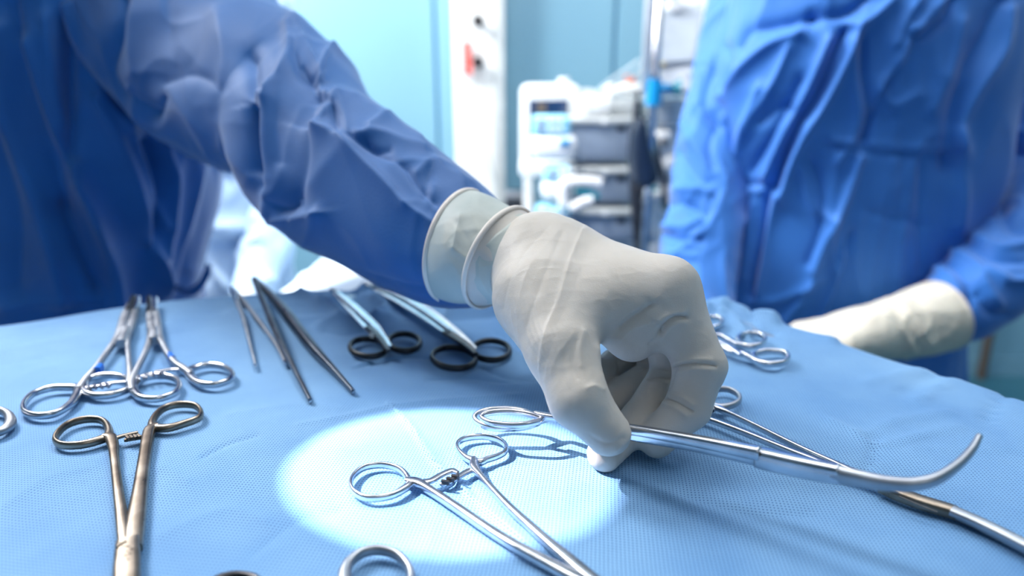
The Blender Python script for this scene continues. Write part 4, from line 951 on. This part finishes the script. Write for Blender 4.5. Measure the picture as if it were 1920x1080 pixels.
# ------------------------------------------------------------------ person standing at the right edge of the table
P2 = empty('person', (aty(1560, 500, .95)[0], .95, 0), 'person standing behind the right table edge in lighter blue gown, one ivory glove resting low', 'person')
t2 = [(1290, 1780, 1500, .98, .16), (1285, 1772, 900, .97, .155), (1298, 1772, 690, .955, .145), (1303, 1775, 560, .95, .14), (1312, 1795, 450, .945, .14), (1340, 1845, 320, .945, .14), (1342, 1862, 200, .945, .14),
      (1350, 1880, 110, .945, .14), (1378, 1895, 10, .95, .14), (1400, 1900, -120, .955, .13), (1430, 1870, -250, .96, .12), (1500, 1810, -340, .965, .10), (1565, 1745, -395, .97, .08), (1580, 1730, -430, .97, .066)]
C, E1, E2 = torso(t2, 420)
zr = Z8(1.46, 1200, 0); zr3 = Z8(1.8, 1240, 0); zr4 = Z8(1.5, 1560, 0)
tf2 = [
    (zr([(560, 85), (520, 180), (480, 270), (430, 345), (395, 430), (370, 520)]), 7, -11, 1.2), (zr([(520, 105), (470, 220), (420, 320), (370, 420), (340, 490)]), 8, 9),
    (zr([(600, 70), (560, 170), (500, 290), (450, 370), (410, 460), (385, 540)]), 9, 11, .8), (zr([(350, 520), (335, 640), (315, 740), (303, 810)]), 6, -10), (zr([(375, 530), (350, 620), (335, 720), (320, 800)]), 8, 7),
    (zr([(215, 480), (270, 500), (350, 505)]), 5, -6), (zr([(215, 500), (290, 520), (345, 525)]), 7, 5), (zr([(280, 520), (262, 640), (240, 780)]), 9, -4), (zr([(200, 520), (180, 650), (165, 780)]), 12, 5),
    (zr([(610, 105), (612, 200), (625, 290), (628, 340), (608, 395)]), 6, -8), (zr([(700, 190), (670, 240), (640, 300), (620, 380)]), 6, -7), (zr([(740, 80), (700, 180), (660, 230), (640, 290)]), 8, 7),
    (zr([(580, 110), (585, 220), (595, 320), (570, 400), (540, 440)]), 9, 5), (zr([(510, 395), (560, 402), (620, 408)]), 5, -4), (zr([(520, 385), (610, 395)]), 5, 4),
    (zr([(630, 412), (740, 422), (850, 426)]), 5, -5), (zr([(630, 402), (740, 408), (850, 412)]), 6, 3), (zr([(470, 440), (500, 540), (490, 640), (460, 720)]), 6, -5), (zr([(440, 460), (470, 560), (520, 600)]), 6, 5),
    (zr([(600, 430), (570, 520), (540, 590), (500, 660), (470, 740)]), 8, 9, .8), (zr([(530, 600), (520, 680), (530, 740)]), 5, 6), (zr([(550, 700), (525, 790), (490, 870), (465, 905)]), 8, 10, .8),
    (zr([(575, 640), (555, 740), (520, 830), (490, 900)]), 8, -6), (zr([(310, 830), (370, 825), (430, 800), (490, 765)]), 6, 5), (zr([(310, 842), (380, 838), (450, 805)]), 5, -4), (zr([(465, 770), (430, 830), (395, 880)]), 6, 6),
    (zr([(270, 130), (300, 90), (380, 70), (470, 50)]), 10, -8), (zr([(230, 260), (290, 180), (360, 120), (440, 90)]), 10, 9), (zr([(235, 130), (245, 180), (235, 250)]), 6, -7), (zr([(330, 240), (290, 340), (260, 420)]), 8, 5),
    (zr([(410, 130), (360, 240), (300, 340), (260, 460)]), 10, 6), (zr([(440, 220), (390, 320), (340, 410), (300, 470)]), 8, -5), (zr([(620, 0), (560, 40), (470, 50)]), 10, -7), (zr([(690, 0), (620, 60), (560, 70)]), 9, 7),
    (zr([(860, 0), (830, 60), (760, 105), (740, 100)]), 7, -8), (zr([(830, 0), (780, 50), (750, 90)]), 8, 7), (zr([(760, 0), (720, 60), (700, 120)]), 8, 5), (zr([(750, 260), (690, 290), (660, 250)]), 9, 4),
    (zr([(1000, 0), (960, 90), (900, 200), (860, 330), (850, 450)]), 18, -12), (zr([(1010, 20), (985, 130), (920, 240), (875, 340), (868, 400)]), 12, 11, .7), (zr([(880, 60), (860, 160), (800, 300)]), 14, 6),
    (zr([(630, 580), (720, 600), (780, 620)]), 6, -3), (zr([(770, 440), (770, 600), (775, 740)]), 6, -3), (zr([(700, 430), (690, 560)]), 9, 2.5), (zr([(870, 360), (880, 500), (870, 620)]), 9, 7), (zr([(600, 600), (590, 720), (600, 800)]), 10, 3),
    (zr([(230, 540), (225, 640), (205, 760)]), 7, 4), (zr([(310, 560), (290, 660), (280, 760)]), 7, 4), (zr([(330, 330), (400, 290), (440, 330)]), 8, -4)]
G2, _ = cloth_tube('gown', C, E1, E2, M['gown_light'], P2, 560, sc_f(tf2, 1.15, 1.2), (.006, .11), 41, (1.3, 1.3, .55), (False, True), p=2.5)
sf2 = [(zr([(215, 160), (185, 230), (180, 300), (215, 345)]), 8, -9), (zr([(165, 200), (165, 300), (200, 350)]), 8, 6), (zr([(205, 350), (190, 400), (200, 460)]), 12, -8), (zr([(120, 340), (160, 420), (200, 470)]), 10, 6),
       (zr([(110, 420), (150, 480), (190, 500)]), 8, -5), (zr([(100, 520), (150, 515), (190, 525)]), 8, 6), (zr([(80, 560), (130, 560), (180, 590)]), 12, -8), (zr([(60, 640), (110, 655), (170, 655)]), 5, -6), (zr([(60, 620), (120, 620), (160, 600)]), 9, 7),
       (zr([(75, 690), (120, 700), (150, 700)]), 8, 5)]
Ca, a1, a2 = c_tube([(1500, -190, .97, .075), (1432, -90, .965, .074), (1398, 60, .955, .063), (1362, 190, .935, .056), (1333, 320, .91, .052), (1318, 430, .885, .052), (1306, 520, .86, .05), (1300, 620, .81, .045), (1300, 700, .76, .04)], 200)
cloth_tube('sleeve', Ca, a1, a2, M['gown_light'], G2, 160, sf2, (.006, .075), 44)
sf3 = [(zr4([(340, 710), (400, 740), (430, 800), (470, 860)]), 7, 8), (zr4([(300, 730), (350, 760), (380, 800), (390, 860)]), 6, -7), (zr4([(280, 750), (330, 780), (360, 830)]), 6, 6), (zr4([(400, 670), (470, 700), (540, 690)]), 10, 8, .8),
       (zr4([(380, 690), (460, 730), (540, 740)]), 9, -7), (zr4([(470, 580), (500, 640), (540, 650)]), 12, -8), (zr4([(440, 760), (490, 790), (540, 790)]), 8, 7), (zr4([(410, 830), (450, 880), (500, 890)]), 9, -6), (zr4([(480, 120), (450, 240), (430, 330), (450, 440)]), 14, 9),
       (zr4([(460, 300), (490, 420), (540, 430)]), 12, -8), (zr4([(480, 420), (540, 370)]), 10, 8)]
Ca, a1, a2 = c_tube([(1800, -220, .97, .085), (1880, -120, .965, .088), (1960, 60, .955, .078), (1995, 200, .945, .072), (1995, 320, .92, .070), (1965, 420, .88, .064), (1890, 488, .845, .058), (1822, 552, .815, .052), (1775, 586, .80, .040), (1745, 598, .79, .030)], 220)
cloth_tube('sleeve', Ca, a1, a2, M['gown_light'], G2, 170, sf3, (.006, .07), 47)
gl = [(1762, 592, .80, .0440), (1733, 602, .795, .0435), (1698, 612, .785, .0405), (1660, 620, .776, .0365), (1625, 626, .768, .034)]
Cg, g1, g2 = c_tube(gl, 110)
gf = [(Z8(1.5, 1560, 0)([(120, 880), (180, 900), (230, 990)]), 4, 2.2), (Z8(1.5, 1560, 0)([(160, 860), (200, 900), (250, 980)]), 4, -2.2), (Z8(1.5, 1560, 0)([(190, 850), (240, 900), (280, 970)]), 4, 2.2), (Z8(1.5, 1560, 0)([(220, 830), (290, 900), (310, 960)]), 5, -2)]
gc, _ = cloth_tube('glove_cuff', Cg, g1, g2, M['glove_ivory'], P2, 140, gf, (.0018, .03), 51)
lip_ring('rolled_lip', Cg[0], g1[0], g2[0], .0014, M['lip'], gc, 1.0)
simple_hand(P2, at(1640, 622, .77), at(1525, 640, .735)-at(1640, 622, .77), (-.1, -.1, -1), M['glove_ivory'], .5, .5, thumb=1)
simple_hand(P2, at(1300, 690, .765), at(1350, 800, .74)-at(1300, 690, .765), (-.2, -.3, -1), M['glove_ivory'], .5, .5, thumb=-1)
nk = aty(1655, -400, .97); hd = nk+np.array([-.03, -.075, .155]); pel = aty(1560, 760, .97)
body(P2, nk, aty(1620, -130, .965), pel, hd, (-.35, -.85, -.45), (aty(1520, -190, .97), aty(1800, -205, .97)),
     ([at(1432, -90, .965), at(1398, 60, .955), at(1333, 320, .91), at(1306, 520, .86)], [at(1880, -120, .965), at(1960, 60, .955), at(1990, 300, .925), at(1890, 488, .845)]), (at(1300, 680, .775), at(1660, 618, .775)),
     ((pel[0]-.1, 1.0, 0), (pel[0]+.1, 1.0, 0)))

# ------------------------------------------------------------------ the bright operating table behind, and the person at it
OT = empty('operating_table', (-.195, 1.37, 0), 'operating table covered with a glaring white patient drape, behind the reaching arm', 'operating table')
n, m_ = 110, 150
u_ = np.linspace(-.5, .5, n)[:, None]*np.ones((1, m_)); v_ = np.linspace(-1, 1, m_)[None]*np.ones((n, 1))
half = .18; hgt = .80; al = .38
yy = np.clip(v_*.5, -half, half); over = np.clip(np.abs(v_*.5)-half, 0, None)
ll = np.clip(u_*1.4, -al, al); ov2 = np.clip(np.abs(u_*1.4)-al, 0, None)
zz = hgt+.05*np.exp(-(yy/.12)**2)-over*1.5-ov2*1.5
Vd = np.stack([-.195+yy+np.sign(v_)*over*.1, 1.37+ll+np.sign(u_)*ov2*.1, zz], -1); Vd[..., 2] += .010*crumple(Vd, .16, 5)
me = np_mesh('patient_drape', Vd.reshape(-1, 3), grid_faces(n, m_, False)[:, ::-1])
link('patient_drape', me, M['bluepat'], OT)
rbox_mb(MB(), (-.195, 1.37, .74), (.16, .34, .04), 0, .03).build('table_bed', M['greyl'], OT)
cyl(MB(), (-.195, 1.37, .06), (-.195, 1.37, .70), .08).build('pedestal', M['steel_satin'], OT, sharp=40)
rbox_mb(MB(), (-.195, 1.37, .04), (.15, .28, .038), 0, .02).build('base', M['greyl'], OT)
P3 = empty('person', (aty(350, 500, 1.26)[0], 1.26, 0), 'person in pale blue gown far behind the reaching arm, mostly hidden by it', 'person')
t3 = [(190, 500, 1500, 1.28, .14), (190, 500, 800, 1.27, .135), (190, 505, 620, 1.26, .13), (190, 505, 500, 1.25, .125), (195, 500, 380, 1.24, .125), (200, 500, 250, 1.24, .12), (215, 505, 120, 1.24, .12), (260, 510, 30, 1.25, .11), (330, 490, -40, 1.26, .09), (385, 470, -75, 1.27, .06)]
t3 = [(a+22, b+38, c, d, e) for a, b, c, d, e in t3]
C, E1, E2 = torso(t3, 200)
z36 = Z8(3.6, 320, 300)
tf3 = [(z36([(280, 480), (380, 470), (520, 470), (610, 520)]), 9, 14), (z36([(300, 540), (420, 560), (560, 540)]), 14, -12), (z36([(160, 620), (240, 700), (330, 780), (400, 870)]), 8, 14), (z36([(560, 690), (610, 600), (640, 520)]), 8, 14), (z36([(240, 120), (330, 90), (400, 130)]), 10, -8), (z36([(180, 650), (260, 740), (240, 800)]), 8, -14)]
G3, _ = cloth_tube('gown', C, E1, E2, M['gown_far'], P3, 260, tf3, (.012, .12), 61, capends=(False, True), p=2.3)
for st in ([(225, 40, 1.25, .06), (190, 200, 1.24, .058), (170, 360, 1.22, .052), (210, 520, 1.17, .046), (250, 600, 1.12, .038)], [(485, 20, 1.25, .055), (508, 160, 1.235, .05), (515, 300, 1.22, .047), (500, 430, 1.2, .042), (475, 560, 1.16, .036)]):
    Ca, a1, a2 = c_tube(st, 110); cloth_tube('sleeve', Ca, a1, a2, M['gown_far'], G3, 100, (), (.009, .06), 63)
simple_hand(P3, at(255, 605, 1.11), at(300, 640, 1.06)-at(255, 605, 1.11), (0, -.2, -1), M['glove_ivory'], .5)
simple_hand(P3, at(473, 575, 1.15), at(473, 640, 1.13)-at(473, 575, 1.15), (0, -.6, -1), M['glove_ivory'], .5)
nk = at(430, -75, 1.30); pel = aty(345, 620, 1.27); hd = nk+np.array([.075, -.05, .11])
body(P3, nk, aty(360, 130, 1.26), pel, hd, (.62, -.45, -.55), (aty(255, 60, 1.26), aty(455, 40, 1.26)),
     ([at(188, 220, 1.24), at(175, 370, 1.215)], [at(506, 160, 1.235), at(513, 320, 1.22)]), (at(248, 595, 1.12), at(475, 555, 1.16)), ((pel[0]-.09, 1.28, 0), (pel[0]+.09, 1.28, 0)))

# ------------------------------------------------------------------ monitors, pumps and stands at the back
Y = 1.62
cart = empty('equipment_trolley', (aty(1100, 300, Y)[0], Y+.2, 0), 'white equipment trolley carrying the monitor and the stacked pumps', 'trolley')
xa, xb = aty(985, 400, Y)[0], aty(1200, 400, Y)[0]; xc = (xa+xb)/2
for z_ in (.10, .42, .716): rbox_mb(MB(), (xc, Y+.24, z_), (.17, .17, .012), 0, .008).build('shelf', M['white'], cart)
for sx in (-.13, .13): rbox_mb(MB(), (xc+sx, Y+.38, .50), (.014, .014, .40), 0, .006).build('upright', M['white'], cart)
for sx, sy in ((-.14, .1), (.14, .1), (-.14, .38), (.14, .38)): cyl(MB(), (xc+sx-.014, Y+sy, .045), (xc+sx+.014, Y+sy, .045), .043).build('wheel', M['cable'], cart, sharp=40)
zb = aty(1060, 455, Y)[2]
mn = empty('patient_monitor', aty(1040, 320, Y), 'white box monitor with dark screen standing left of the pumps', 'monitor')
Ym = Y+.125
pbox('casing', 976, 156, 1084, 326, Ym, .13, M['white'], mn, rz=0, bev=.022)
pbox('housing', 1060, 166, 1118, 318, Ym+.05, .16, M['greyl'], mn, bev=.02)
pbox('screen', 992, 187, 1064, 300, Ym-.004, .012, M['screen'], mn, bev=.003)
pbox('screen_trace', 1006, 192, 1024, 212, Ym-.0055, .003, M['brown'], mn, bev=.0005)
cyl(MB(), aty(1057, 158, Ym+.05), aty(1057, 145, Ym+.05), .018, .014).build('knob', M['white'], mn, sharp=40)
pbox('control_strip', 974, 300, 1084, 332, Ym-.012, .03, M['white'], mn, bev=.012)
def pump(v0, v1, label, x0=992, handle=False, depth=.16, yo=0):
    p = empty('infusion_pump', aty(1130, v1, Y), label, 'pump', 'stacked infusion pumps')
    h = v1-v0; Yp = Y-.06+yo
    pbox('casing', 1066, v0+12, 1192, v1-2, Yp+.01, depth, M['grey'], p, bev=.014)
    pbox('top_cover', 1060, v0+6, 1194, v0+20, Yp, depth+.02, M['greyl'], p, bev=.006)
    pbox('control_head', x0+2, v0+h*.42, 1082, v1-4, Yp-.055, .10, M['white'], p, bev=.02)
    pbox('display_panel', x0+6, v0+2, 1070, v0+h*.46, Yp-.05, .06, M['lblue'], p, bev=.010)
    pbox('display', x0+16, v0+8, x0+28, v0+h*.38, Yp-.053, .006, M['grey'], p, bev=.001)
    for i in range(3):
        for j in range(2):
            pbox('key', x0+34+i*11, v0+9+j*h*.17, x0+42+i*11, v0+9+j*h*.17+7, Yp-.054, .006, M['white2'], p, bev=.001)
    pbox('lever', x0+58, v0+h*.52, 1070, v0+h*.64, Yp-.062, .03, M['teal'] if handle else M['cyan'], p, bev=.004)
    for (a0, b0) in ((1158, v0+22), ): pbox('vent', a0, b0, a0+14, b0+10, Yp+.007, .004, M['cable'], p, bev=.0005)
    pbox('latch', 1130, v0+10, 1140, v0+20, Yp-.006, .01, M['white'], p, bev=.002)
    return p
pump(214, 306, 'infusion pump with pale blue keypad, topmost of the stack')
p2 = pump(308, 384, 'infusion pump with curved white handle and teal lever, second in the stack', 1014, True)
hx = [(1056, 388), (1054, 362), (1058, 345), (1075, 340), (1110, 340), (1128, 344)]
loft(MB(), [[*aty(u, v, Y-.13), .011, .008] for u, v in hx], 40, up=(0, 1, 0), p=3).build('handle', M['white2'], p2)
loft(MB(), [[*aty(u, v, Y-.13), .010, .008] for u, v in [(1070, 392), (1090, 380), (1112, 374)]], 20, up=(0, 1, 0), p=3).build('handle', M['white2'], p2)
loft(MB(), [[*aty(u, v, Y-.125), .009, .009] for u, v in [(1078, 358), (1098, 360), (1122, 370)]], 20, up=(0, 1, 0), p=2).build('lever_grip', M['teal'], p2)
pump(386, 458, 'infusion pump partly hidden by the gloved hand, lowest in the stack', 1000)
bx = empty('small_module', aty(1125, 214, Y), 'small white rounded module on top of the pump stack', 'module')
pbox('casing', 1088, 180, 1150, 218, Y-.04, .12, M['white2'], bx, bev=.018)
pbox('body_side', 1135, 184, 1195, 220, Y-.01, .12, M['greyl'], bx, bev=.012)
bx = empty('module_tray', aty(1180, 180, Y), 'long white tray with an orange cap beside the stand pole', 'tray')
pbox('tray', 1142, 156, 1212, 182, Y+.02, .14, M['white2'], bx, bev=.012)
pbox('orange_cap', 1174, 141, 1191, 157, Y+.03, .03, M['orange'], bx, bev=.004, label='bright orange cap')
for (i, pts), lb_ in zip(enumerate(([(1110, 190), (1120, 172), (1145, 150), (1175, 130), (1200, 112)], [(1095, 182), (1122, 176), (1150, 160), (1190, 140), (1205, 125)], [(1100, 176), (1130, 182), (1160, 178), (1200, 190)])), ('clear tubing arching highest over the pump stack to the stand pole', 'clear tubing crossing in front of the orange cap', 'clear tubing lying flat along the white module')):
    tag(tube_px('infusion_tube', pts, Y-.02+i*.01, .0035, M['tubing']), lb_, 'tube', 'tubing on the pump stack')
# drip stand pole
Yp = 1.42
pole = empty('drip_stand', (aty(1211, 300, Yp)[0], Yp, 0), 'steel drip stand pole with a bright blue clamp beside the pumps', 'stand')
tp0, tb0 = aty(1217, -60, Yp), aty(1208, 470, Yp)
cyl(MB(), (tb0[0], Yp, .08), (tb0[0], Yp, 1.9), .0095).build('pole', M['steel'], pole)
cyl(MB(), (tb0[0]-.017, Yp+.01, aty(1208, 175, Yp)[2]), (tb0[0]-.017, Yp+.01, 1.9), .011).build('pole', M['white2'], pole, label='white inner tube')
cz = aty(1211, 172, Yp)[2]
cyl(MB(), (tb0[0], Yp, cz-.028), (tb0[0], Yp, cz+.026), .018, .015).build('clamp', M['cyan'], pole, sharp=40)
cyl(MB(), (tb0[0]+.01, Yp-.005, cz+.008), (tb0[0]+.036, Yp-.005, cz+.008), .008).build('clamp_screw', M['cyan'], pole)
kb = MB(); cyl(kb, (tb0[0]+.036, Yp-.005, cz+.008), (tb0[0]+.052, Yp-.005, cz+.008), .007, .018); kb.build('wing_knob', M['teal'], pole, sharp=40)
for k in range(5):
    a_ = k*2*PI/5; e = (tb0[0]+.17*math.cos(a_), Yp+.17*math.sin(a_), .06)
    cyl(MB(), (tb0[0], Yp, .10), e, .014, .011).build('leg', M['steel_satin'], pole); cyl(MB(), (e[0], e[1]-.01, .028), (e[0], e[1]+.01, .028), .027).build('wheel', M['black'], pole, sharp=40)
# large tilted monitor
Yb = 1.50
bm_ = empty('ventilator_monitor', aty(1270, 180, Yb), 'large white tilted monitor with pale screen above the pumps', 'monitor')
a = aty(1222, 0, Yb); b = aty(1330, 180, Yb)
def slant(name, pts, th, m, y0, bev=.004):      # a slanted slab: four traced corners given a thickness
    fr = [aty(u, v, y0+dy) for u, v, dy in pts]; bk = [p+np.array([0, th, 0]) for p in fr]
    bm = bmesh.new(); vs = [bm.verts.new(p) for p in fr+bk]
    for f_ in ((0, 1, 2, 3), (7, 6, 5, 4), (0, 4, 5, 1), (1, 5, 6, 2), (2, 6, 7, 3), (3, 7, 4, 0)): bm.faces.new([vs[i] for i in f_])
    bmesh.ops.recalc_face_normals(bm, faces=bm.faces); bmesh.ops.bevel(bm, geom=list(bm.edges), offset=bev, segments=3, affect='EDGES')
    me = bpy.data.meshes.new(name); bm.to_mesh(me); bm.free(); o_ = link(name, me, m, bm_); me.set_sharp_from_angle(angle=math.radians(35)); return o_
slant('bezel', [(1216, 128, 0), (1318, 116, 0), (1342, -24, .06), (1222, 6, .06)], .05, M['white'], Yb, .010)
slant('screen', [(1221, 121, 0), (1302, 114, 0), (1322, 2, .055), (1226, 22, .055)], .01, M['screenl'], Yb-.006, .002)
slant('screen_edge', [(1219, 125, 0), (1304, 118, 0), (1325, -2, .058), (1224, 18, .058)], .01, M['grey'], Yb-.004, .002)
slant('control_shelf', [(1218, 182, -.01), (1314, 178, -.01), (1318, 112, 0), (1218, 124, 0)], .12, M['white'], Yb-.005, .012)
slant('rear_housing', [(1300, 190, .07), (1345, 186, .07), (1362, 40, .08), (1320, 30, .08)], .12, M['greyl'], Yb+.03, .012)
pbox('yellow_mark', 1238, 117, 1248, 123, Yb-.012, .004, mat('yellow_print', (232, 200, 120), .5), bm_, bev=.0005)
cyl(MB(), aty(1268, 8, Yb+.03), aty(1268, 8, Yb+.055), .014).build('bezel_knob', M['white2'], bm_, sharp=40)
cyl(MB(), aty(1296, 140, Yb-.012), aty(1296, 140, Yb+.0), .006).build('button', M['grey'], bm_)
loft(MB(), [[*aty(u, v, Yb+.12), .008, .008] for u, v in [(1338, 48), (1346, 30), (1352, 12), (1350, 0), (1342, -10)]], 20, up=(0, 1, 0)).build('carry_handle', M['grey'], bm_)
vc = empty('ventilator_cart', (aty(1280, 500, 1.62)[0], 1.72, 0), 'white ventilator cabinet half hidden behind the right person', 'ventilator')
pbox('cabinet', 1226, 330, 1345, 640, 1.62, .26, M['white'], vc, bev=.02)
pbox('panel', 1224, 184, 1345, 330, 1.60, .26, M['white'], vc, bev=.015)
pbox('module', 1224, 184, 1284, 240, 1.57, .08, M['white2'], vc, bev=.01)
pbox('module_screen', 1231, 194, 1264, 235, 1.565, .01, M['greyl'], vc, bev=.002)
pbox('drawer', 1228, 244, 1262, 275, 1.56, .08, M['white2'], vc, bev=.012)
pbox('drawer', 1250, 292, 1276, 320, 1.56, .08, M['white2'], vc, bev=.012)
pbox('drawer', 1235, 350, 1290, 400, 1.59, .06, M['white2'], vc, bev=.008)
cyl(MB(), aty(1238, 262, 1.55), aty(1238, 262, 1.52), .016, .012).build('dial', M['white2'], vc, sharp=40); cyl(MB(), aty(1246, 267, 1.54), aty(1246, 267, 1.51), .009).build('dial', M['cable'], vc, sharp=40)
cz1 = aty(1280, 640, 1.62)[2]
rbox_mb(MB(), (aty(1285, 500, 1.62)[0], 1.75, max(.1, cz1/2)), (.085, .12, max(.02, cz1/2-.05)), 0, .02).build('base_cabinet', M['greyl'], vc)
for sx in (-.07, .07): cyl(MB(), (aty(1285, 500, 1.62)[0]+sx-.012, 1.72, .035), (aty(1285, 500, 1.62)[0]+sx+.012, 1.72, .035), .034).build('wheel', M['cable'], vc, sharp=40)
ox = empty('suction_canister', aty(1218, 440, 1.46), 'small clear suction canister with white lid below the stand clamp', 'canister')
cyl(MB(), aty(1216, 452, 1.47), aty(1216, 372, 1.47), .026, .03).build('jar', M['tubing'], ox, sharp=40)
cyl(MB(), aty(1216, 376, 1.47), aty(1216, 362, 1.47), .033).build('lid', M['greyl'], ox, sharp=40)
cyl(MB(), aty(1214, 446, 1.455), aty(1214, 436, 1.455), .022).build('base_ring', M['grey'], ox, sharp=40)
bag = empty('hanging_bag', aty(1206, 250, Yp), 'dark limp cable bundle bag hanging on the drip stand', 'bag')
loft(MB(), [[*aty(u, v, Yp-.04), w_2, .02] for u, v, w_2 in [(1203, 222, .008), (1200, 250, .016), (1202, 290, .024), (1208, 325, .03), (1208, 343, .024), (1208, 350, .008)]], 40, up=(0, 1, 0), seg=24).build('pouch', M['bag'], bag)
loft(MB(), [[*aty(u, v, Yp-.04), .004, .004] for u, v in [(1196, 170), (1195, 200), (1203, 226)]], 20, up=(0, 1, 0)).build('strap', M['cable'], bag)
for (pts, r_), lb_ in zip((([(1196, 190), (1190, 260), (1186, 330), (1190, 400), (1196, 470)], .008), ([(1203, 330), (1196, 380), (1204, 440), (1200, 480)], .011), ([(1216, 240), (1230, 260), (1236, 300), (1246, 340), (1249, 390)], .0045),
                ([(1212, 220), (1224, 236), (1226, 280), (1240, 330), (1246, 384)], .0035), ([(1190, 350), (1198, 372), (1192, 420)], .01), ([(1186, 240), (1182, 300), (1190, 345)], .006)), ('long dark cable running down behind the hanging bag', 'thick dark cable below the hanging bag, left of the canister', 'thin black cable curving away right of the stand pole, outer one', 'thin black cable right of the stand pole, inner one', 'short thick dark cable stub beside the second pump', 'thin dark cable along the top pump casing')):
    tag(tube_px('power_cable', pts, Yp+.03, r_, M['cable']), lb_, 'cable', 'dark cables by the stand pole')
tag(tube_px('ventilator_hose', [(1228, 350), (1236, 372), (1250, 392), (1262, 385)], 1.50, .006, M['teal']), 'teal hose end beside the dark cables', 'hose')
# steel basket on the wall side
bk = empty('wire_basket', aty(970, 378, 2.1), 'dark steel instrument basket low against the wall beside the pillar', 'basket')
pbox('tray', 946, 372, 1000, 396, 2.05, .2, M['cable'], bk, bev=.01)
for v in (360, 366): loft(MB(), [[*aty(u, v+dv, 2.04), .004, .004] for u, dv in ((944, 0), (972, 2), (1004, 8))], 12, up=(0, 1, 0)).build('rim', M['steel_satin'], bk)
for u in range(948, 1004, 9): loft(MB(), [[*aty(u, 362+(u-944)*.1, 2.042), .0025, .0025], [*aty(u, 374, 2.042), .0025, .0025]], 4, up=(0, 1, 0)).build('wire', M['steel_satin'], bk)
stx = aty(972, 396, 2.15)
cyl(MB(), (stx[0], 2.15, .02), (stx[0], 2.15, stx[2]), .02).build('post', M['steel_satin'], bk); cyl(MB(), (stx[0], 2.15, 0), (stx[0], 2.15, .02), .09).build('foot', M['steel_satin'], bk, sharp=40)
